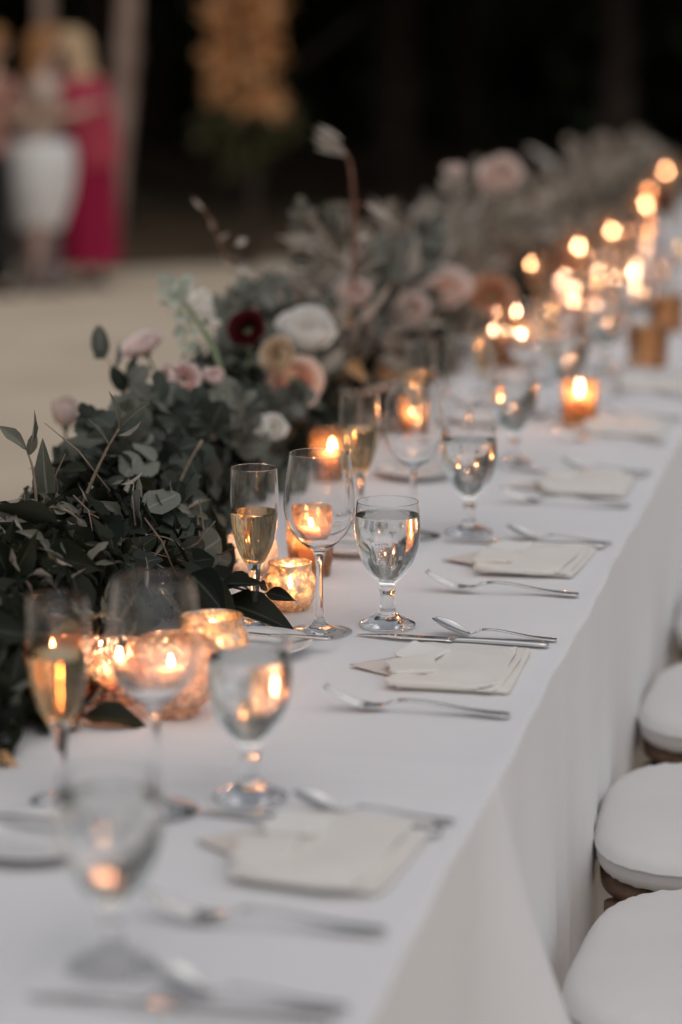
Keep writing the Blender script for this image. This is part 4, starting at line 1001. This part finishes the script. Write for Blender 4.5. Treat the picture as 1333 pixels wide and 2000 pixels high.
branch('leafy_branch', 'dark leaf spray low on the cloth by the dark amber candle', 'branch', [at(60, 1330, 2.42), at(110, 1370, 2.36), on(170, 1398, TZ+.012)],
       [('salal', 'salal', on(160, 1400, TZ+.008), on(302, 1418, TZ+.004), .042, (0, -.3, .95), 0), ('salal', 'salal', on(110, 1400, TZ+.012), on(10, 1392, TZ+.006), .040, (0, -.3, .95), 1),
        ('salal', 'salal', on(60, 1390, TZ+.02), on(140, 1430, TZ+.004), .034, (0, -.3, .95), 0), ('salal', 'salal', at(40, 1330, 2.42), at(100, 1270, 2.44), .045, (.2, -.8, .4), 2),
        ('salal', 'salal', at(20, 1300, 2.40), at(60, 1210, 2.46), .045, (.3, -.8, .4), 0), ('salal', 'salal', on(10, 1410, TZ+.02), on(25, 1480, TZ+.002), .026, (.4, -.3, .8), 3)], .0024, 'redtwig')
branch('leafy_branch', 'brown tinged leaf spray drooping at the left edge', 'branch', [at(-40, 1380, 2.28), at(-10, 1420, 2.25), on(5, 1460, TZ+.006)],
       [('salal', 'salal', on(-5, 1450, TZ+.012), on(22, 1500, TZ+.003), .022, (.3, -.3, .9), 1), ('salal', 'salal', on(-30, 1430, TZ+.03), on(12, 1470, TZ+.008), .026, (.2, -.4, .9), 0), ('salal', 'rust', on(-20, 1480, TZ+.006), on(40, 1496, TZ+.003), .016, (0, -.2, .9), 2)], .0022, 'redtwig')
branch('leafy_branch', 'wispy dark spray on the cloth behind the focused flute', 'branch', [at(300, 1030, 3.10), at(370, 1050, 3.08), at(430, 1060, 3.06), at(455, 1075, 3.04)],
       [('salal', 'salal', at(370, 1040, 3.08), at(440, 1030, 3.10), .03, (0, -.3, .9), 0), ('salal', 'salal', at(400, 1055, 3.06), at(450, 1085, 3.0), .028, (0, -.5, .8), 1), ('salal', 'eucdark', at(430, 1060, 3.02), at(425, 1115, 2.98), .022, (.3, -.9, .2), 0),
        ('salal', 'eucdark', at(450, 1070, 3.02), at(447, 1125, 2.96), .022, (-.3, -.9, .2), 2), ('salal', 'salal', at(380, 1060, 3.0), at(440, 1105, 2.94), .03, (0, -.5, .8), 3), ('salal', 'salal', at(350, 1045, 3.05), at(385, 1085, 3.0), .034, (0, -.5, .8), 2)], .002, 'redtwig')
# a forked red-brown twig over the near leaves
branch('bare_twig', 'thin bent reddish twig over the near dark leaves', 'twig', [at(170, 1000, 2.70), at(205, 1020, 2.70), at(250, 1062, 2.70), at(300, 1080, 2.71), at(372, 1100, 2.72)], [], .0011, 'redtwig')
branch('bare_twig', 'curled pale twig tip above the cloth behind the blurred wine glass', 'twig', [at(300, 1045, 2.76), at(330, 1052, 2.76), at(352, 1066, 2.76), at(368, 1085, 2.75), at(375, 1100, 2.74)], [], .0010, 'twig')
branch('cut_twig', 'short cut brown twig end in the near garland', 'twig', [at(135, 1072, 2.70), at(110, 1062, 2.67), at(85, 1050, 2.64)], [], .0042, 'twig')
branch('bare_twig', 'knobbly pale twig stub at the left of the near garland', 'twig', [at(0, 1090, 2.68), at(35, 1082, 2.68), at(72, 1076, 2.68), at(78, 1038, 2.68)], [], .0026, 'twig')

# silver dollar eucalyptus branches
def euc_branch(label, P, n, size, mat='euc', group=None, spread=.75, kind='round', wr=.92, name='eucalyptus_branch', face=(0, -.7, .5)):
    C = catmull([tuple(p) for p in P], 8); lv = []
    for i in range(n):
        t = (i+.5)/n; k = min(len(C)-2, int(t*(len(C)-1))); p = Vector(C[k]); tg = (Vector(C[k+1])-p).normalized()
        for s in (-1, 1):
            sd = tg.cross(Vector(face)).normalized()*s + rdir()*.35; d = (sd*spread + tg*.55 + rdir()*.15).normalized()
            L = size*(1.1-.45*t)*random.uniform(.8, 1.15)
            lv.append((kind, mat, p, p+d*L, L*wr, Vector(face)+rdir()*.55, random.randrange(4)))
    d = (Vector(C[-1])-Vector(C[-2])).normalized(); lv.append((kind, mat, Vector(C[-1]), Vector(C[-1])+d*size*.6, size*.5, Vector(face)+rdir()*.3, 0))
    return branch(name, label, 'branch', P, lv, .0018, 'twig', group)
euc_branch('eucalyptus branch with stacked round leaves drooping towards the cloth', [at(395, 860, 3.12), at(372, 900, 3.09), at(350, 945, 3.06), at(330, 985, 3.04)], 7, .034, 'eucdark', face=(.1, -.9, .3), spread=.5)
euc_branch('grey eucalyptus spray fanned out before the peach rose', [at(500, 850, 3.75), at(530, 815, 3.70), at(565, 790, 3.66), at(590, 780, 3.64)], 5, .055, 'euc', face=(.1, -.9, .4))
branch('eucalyptus_branch', 'lone round eucalyptus leaf on a thin stalk against the sand', 'branch', [at(250, 770, 3.42), at(225, 725, 3.42), at(205, 695, 3.42)],
       [('round', 'euc', at(200, 702, 3.42), at(192, 635, 3.42), .028, (.2, -.95, .2), 0), ('round', 'eucdark', at(206, 690, 3.42), at(185, 700, 3.40), .016, (.2, -.8, .4), 2), ('round', 'euc', at(222, 725, 3.42), at(238, 668, 3.44), .012, (.9, -.3, .2), 0),
        ('round', 'eucdark', at(245, 765, 3.42), at(222, 720, 3.40), .024, (.3, -.8, .2), 1), ('round', 'euc', at(250, 760, 3.42), at(290, 715, 3.42), .034, (0, -.9, .4), 0), ('round', 'eucdark', at(240, 750, 3.42), at(262, 690, 3.44), .014, (.8, -.5, .1), 3)], .0013)
sp = [((300, 880), (270, 840), (240, 800), 3.2, 5, .040, 'euc', 'grey green eucalyptus spray left of the pink spray roses'), ((420, 860), (400, 820), (370, 785), 3.30, 5, .044, 'eucdark', 'dark eucalyptus spray below the pink spray roses'),
      ((460, 880), (480, 830), (470, 780), 3.45, 5, .042, 'euc', 'eucalyptus spray under the burgundy flower'), ((330, 930), (290, 910), (250, 900), 3.12, 4, .036, 'eucdark', 'low dark eucalyptus spray behind the upright olive sprig'),
      ((180, 900), (190, 850), (170, 810), 3.15, 5, .032, 'eucdark', 'small dark eucalyptus spray beside the pale tulip like bud'), ((420, 640), (455, 600), (490, 570), 3.95, 5, .052, 'euc', 'blue grey eucalyptus spray above the burgundy flower'),
      ((530, 640), (545, 600), (530, 560), 4.1, 4, .05, 'euc', 'eucalyptus spray left above the white rose'), ((620, 560), (600, 480), (590, 410), 4.35, 5, .045, 'greyfol', 'grey spray rising left of the tall dried stalk'),
      ((790, 560), (820, 490), (850, 440), 4.9, 6, .06, 'euc', 'pale eucalyptus spray right of the tall dried stalk'), ((1000, 620), (1010, 560), (1040, 500), 5.7, 6, .06, 'eucdark', 'blue grey eucalyptus spray beside the orange flower'),
      ((740, 600), (760, 540), (750, 480), 4.6, 5, .05, 'euc', 'eucalyptus spray behind the small blush rose'), ((1060, 480), (1075, 430), (1090, 385), 6.2, 6, .07, 'greyfol', 'grey eucalyptus spray right of the tall pink rose'),
      ((900, 480), (890, 420), (880, 350), 5.4, 5, .05, 'greyfol', 'thin grey spray left of the tall pink rose'), ((1180, 440), (1190, 390), (1210, 340), 7.6, 6, .08, 'greyfol', 'grey spray above the far candles'), ((1270, 380), (1275, 330), (1260, 290), 9.3, 6, .09, 'greyfol', 'farthest grey spray at the upper right')]
for (a, b, c, Y, n, sz, mt, lb) in sp: euc_branch(lb, [at(*a, Y), at(*b, Y), at(*c, Y)], n, sz, mt)
for i in range(26):
    Yk = random.uniform(4.2, 10.5); phi = random.uniform(.4, 2.4); p, n = gar_pt(Yk, phi, .8); d = (n+Vector((random.uniform(-.5, .5), random.uniform(-.7, .7), .3))).normalized()
    wl = i % 2 == 0
    euc_branch('grey willowy spray in the far blurred garland' if wl else 'brownish dried spray in the far blurred garland', [p, p+d*.08, p+d*.17+Vector((0, 0, -.01))], 6, .085 if wl else .07, 'greyfol' if wl else 'dried',
               'willowy sprays of the far garland' if wl else 'dried sprays of the far garland', .55, 'willow', .2, 'willow_spray' if wl else 'dried_spray')

# tall dried stalk with finger like leaves
Y = 4.30
branch('dried_stalk', 'tall brown dried stalk with pale drooping head above the flowers', 'stalk', [A(690, 560), A(695, 480), A(692, 400), A(686, 330), A(676, 298)],
       [('willow', 'pale', A(676, 300), A(612, 248), .012, (.3, -.9, .2), 0), ('willow', 'pale', A(676, 300), A(608, 262), .010, (.3, -.9, .3), 1), ('willow', 'pale', A(677, 303), A(612, 272), .011, (.2, -.9, .4), 0), ('willow', 'pale', A(678, 304), A(614, 288), .012, (0, -.9, .4), 0), ('willow', 'pale', A(670, 275), A(620, 243), .010, (0, -.9, .4), 2), 
        ('willow', 'pale', A(690, 470), A(724, 458), .012, (0, -.9, .4), 0), ('willow', 'pale', A(650, 500), A(612, 462), .012, (0, -.9, .4), 2), ('willow', 'pale', A(622, 470), A(558, 460), .013, (0, -.9, .4), 0), ('willow', 'dried', A(690, 400), A(632, 398), .010, (0, -.9, .4), 0),
        ('willow', 'pale', A(715, 398), A(768, 430), .014, (0, -.9, .4), 3), ('willow', 'dried', A(660, 500), A(596, 405), .016, (.3, -.9, .2), 0), ('willow', 'dried', A(680, 530), A(640, 510), .014, (0, -.9, .4), 1), ('willow', 'dried', A(700, 540), A(752, 500), .012, (0, -.9, .4), 1)], .0048, 'redtwig')
branch('dried_stalk', 'forked pale twig of the dried stalk reaching left', 'stalk', [A(690, 530), A(655, 500), A(622, 472), A(600, 464)], [], .0030, 'dried')
branch('dried_stalk', 'thin brown side twig of the dried stalk bending right', 'stalk', [A(692, 402), A(715, 396), A(735, 402)], [], .0022, 'redtwig')
Y = 4.05
branch('budded_twig', 'leaning brown twig with small buds against the dark wood', 'twig', [A(500, 580), A(475, 535), A(440, 500), A(418, 445), A(398, 408), A(376, 386)],
       [('willow', 'pale', A(398, 410), A(374, 384), .008, (0, -.9, .4), 0), ('willow', 'dried', A(420, 450), A(410, 425), .010, (0, -.9, .4), 0), ('willow', 'dried', A(440, 500), A(446, 520), .012, (0, -.9, .4), 0), ('olive', 'pale', A(462, 480), A(482, 466), .014, (0, -.9, .4), 0),
        ('olive', 'pale', A(462, 520), A(492, 532), .016, (0, -.9, .4), 0), ('willow', 'dried', A(428, 470), A(448, 455), .008, (0, -.9, .4), 0)], .0024, 'redtwig')

# ------------------------------------------------------------------ flowers
def petal_geo(R, phmax, half, lip, nseg=6, nw=6):
    v, rib, f = [], [], []
    for i in range(nseg+1):
        t = i/nseg; ph = .18+t*(phmax-.18); r = R*math.sin(ph)**.85 if ph < math.pi else 0; z = R*(1-math.cos(ph))*1.02
        if t > .72: r += lip*R*(t-.72)**1.3*3; z -= lip*R*(t-.72)*.4
        wv = half*(0.55+0.45*math.sin(min(1, t*1.25)*math.pi/2))*(1 if t < .7 else math.cos((t-.7)/.3*.95)**.6)
        for k in range(nw+1):
            u = -1+2*k/nw; a = u*wv; rr = r*(1+.05*u*u) + .012*R*math.sin(u*7+t*5)
            v.append((rr*math.cos(a), rr*math.sin(a), z-.10*R*u*u*t)); rib.append(t)
        if i:
            a0 = (i-1)*(nw+1); b0 = i*(nw+1)
            for k in range(nw): f.append((a0+k, a0+k+1, b0+k+1, b0+k))
    return np.array(v), np.array(f), np.array(rib)
_pm = {}
def petal_mesh(layer, mat, open_):
    key = (layer, mat, open_)
    if key not in _pm:
        R, ph, half, lip = [(.42, 2.35, 1.0, 0), (.60, 2.05, .85, .02), (.78, 1.80, .80, .10), (.92, 1.55, .75, .30), (1.0, 1.25, .70, .45)][layer]
        ph = ph*(0.86+.28*(1-open_)); v, f, r = petal_geo(R, min(ph, 2.7), half, lip*open_)
        me = np_mesh('petal', v, f, r); me.materials.append(M[mat]); _pm[key] = me
    return _pm[key]
CALYX = lathe('calyx', [(0, -.32), (.10, -.30), (.20, -.18), (.27, -.05), (.32, .05), (.26, .10), (0, .10)], 16)
def flower(name, label, pos, r, mat, aim=(0, -.5, .8), open_=0.7, stem_to=None, layers=5, cat='flower', zs=1.0):
    a = Vector(aim).normalized(); q = a.to_track_quat('Z', 'Y'); t = empty(name, Vector(pos)-a*r*.6); t.rotation_mode = 'QUATERNION'; t.rotation_quaternion = q; t.scale = (r, r, r*zs)
    tag(t, label, cat)
    for k in range(layers):
        n = (3, 4, 5, 5, 6)[k]
        for i in range(n):
            link('petal', petal_mesh(k, mat, open_), None, t, Matrix.Rotation(2*math.pi*(i+.37*k)/n+random.uniform(-.12, .12), 4, 'Z') @ Matrix.Rotation(random.uniform(-.07, .10), 4, 'Y') @ Matrix.Scale(random.uniform(.94, 1.06), 4))
    link('calyx', CALYX, M['stem'], t)
    if stem_to is not None:
        inv = t.matrix_basis.inverted() if False else (Matrix.Translation(t.location) @ q.to_matrix().to_4x4() @ Matrix.Diagonal((r, r, r*zs, 1))).inverted()
        b = Vector(pos)-a*r*.85; e = Vector(stem_to); mid = (b+e)/2-a*.015
        P = [inv @ Vector(p) for p in catmull([tuple(b), tuple(mid), tuple(e)], 4)]
        link('stem', tube('stem', P, .0022/r, 7), M['stem'], t)
    return t
FLW = [('rose', 'large white rose seen from the side, right of the burgundy flower', (598, 646), 4.02, .046, 'p_white', (.22, -.42, .85), .6, (588, 760)),
       ('rose', 'peach rose with orange heart nodding behind the focused glasses', (578, 752), 3.92, .042, 'p_peach', (.35, -.75, -.25), .9, (540, 800)),
       ('spray_rose', 'pink spray rose, left bud of the pair', (324, 742), 3.45, .022, 'p_pink', (-.5, -.6, .3), .45, (360, 800)),
       ('spray_rose', 'pink spray rose, right bud of the pair', (363, 737), 3.47, .022, 'p_pink', (.45, -.6, .35), .5, (370, 800)),
       ('rosebud', 'small pink bud right of the spray rose pair', (418, 736), 3.52, .0155, 'p_pink', (.1, -.5, .8), .25, (425, 800)),
       ('rose', 'soft pink open rose above the spray rose pair', (276, 668), 3.62, .030, 'p_pink', (-.3, -.3, .85), .85, (310, 740)),
       ('ranunculus', 'dark burgundy ranunculus above the cream rose', (482, 640), 3.78, .028, 'p_burg', (0, -.75, .5), .55, (480, 720)),
       ('rose', 'small cream yellow rose tucked under the white rose', (540, 694), 3.90, .029, 'p_cream', (-.2, -.75, .3), .6, (545, 760)),
       ('tulip', 'tall blurred blush bud standing alone at far left', (128, 815), 3.45, .021, 'p_blush', (.05, -.15, .95), .1, (130, 930)),
       ('rose', 'flat blush rose above the burgundy ranunculus', (502, 582), 4.20, .040, 'p_blush', (-.1, -.3, .9), .9, (500, 650)),
       ('rose', 'small blush rose below the dried stalk', (690, 570), 4.45, .030, 'p_blush', (0, -.6, .7), .7, (690, 640)),
       ('rose', 'wide peach pink rose in the blurred middle garland', (868, 555), 5.15, .052, 'p_peach', (.1, -.5, .7), .95, (850, 640)),
       ('rose', 'orange peach rose beside the blue grey spray', (958, 572), 5.35, .046, 'p_orange', (.1, -.6, .5), .9, (940, 640)),
       ('rose', 'tall pale pink rose standing above the far garland', (976, 338), 5.90, .047, 'p_blush', (0, -.7, .7), .65, (985, 460)),
       ('rosebud', 'pale closed bud left of the tall pink rose', (886, 338), 5.50, .026, 'p_blush', (-.1, -.2, .95), .2, (905, 430)),
       ('stock_flower', 'small white bloom low in the garland, left of the pair', (492, 832), 3.62, .022, 'p_white', (0, -.6, .7), .9, (480, 890)),
       ('stock_flower', 'small white bloom low in the garland, right of the pair', (532, 830), 3.66, .021, 'p_white', (.2, -.6, .7), .9, (530, 890)),
       ('ranunculus', 'small dark red bloom under the spray rose pair', (328, 768), 3.44, .014, 'p_burg', (0, -.8, .2), .6, (350, 800)),
       ('rose', 'dusty blush rose half hidden in the middle garland', (800, 600), 4.85, .036, 'p_blush', (.1, -.6, .6), .8, (790, 660)),
       ('rose', 'dusty peach rose deep in the far garland', (1085, 500), 6.6, .045, 'p_orange', (.2, -.6, .6), .8, (1080, 560))]
for (nm, lb, (x, y), Y, r, mt, aim, op, st) in FLW:
    Y -= .08; r *= 1.02
    flower(nm, lb, at(x, y, Y), r, mt, aim, op, at(st[0], st[1], Y+.03), zs=(1.7 if nm == 'tulip' else 1.25 if 'large white' in lb else 1.15 if nm == 'rosebud' else .95), layers=(4 if nm in ('tulip', 'rosebud') else 5))
# white snapdragon like spikes: florets along a thick green stem
def spike(label, P, heads, mat):
    o = Vector(P[0]); t = empty('flower_spike', o); tag(t, label, 'flower')
    Q = [Vector(q)-o for q in catmull([tuple(p) for p in P], 6)]
    link('stem', tube('stem', Q, [.0050*(1-.4*i/len(Q)) for i in range(len(Q))], 9), M['stem'], t)
    for (x, y, Y, r) in heads:
        c = at(x, y, Y)-o
        for i in range(5):
            d = rdir()*.7+Vector((0, -.4, .5)); qt = d.normalized().to_track_quat('Z', 'Y').to_matrix().to_4x4()
            link('floret', petal_mesh(random.randrange(2, 5), mat, .9), None, t, Matrix.Translation(c) @ qt @ Matrix.Rotation(random.random()*6.28, 4, 'Z') @ Matrix.Scale(r, 4))
    return t
spike('pale green white flower spike leaning left on a thick green stem', [at(462, 812, 3.45), at(440, 745, 3.5), at(415, 680, 3.55), at(385, 625, 3.6), at(345, 570, 3.62)],
      [(328, 562, 3.62, .020), (348, 556, 3.62, .020), (335, 590, 3.6, .020), (352, 600, 3.6, .020), (345, 575, 3.58, .018), (362, 640, 3.6, .018), (360, 670, 3.58, .018), (370, 690, 3.57, .015)], 'p_green')
spike('white ruffled flower spike right of the pale green one', [at(425, 700, 3.62), at(408, 650, 3.65), at(390, 600, 3.68)], [(388, 585, 3.68, .019), (392, 608, 3.68, .019), (408, 625, 3.66, .018), (415, 642, 3.65, .016), (380, 615, 3.66, .016)], 'p_white')
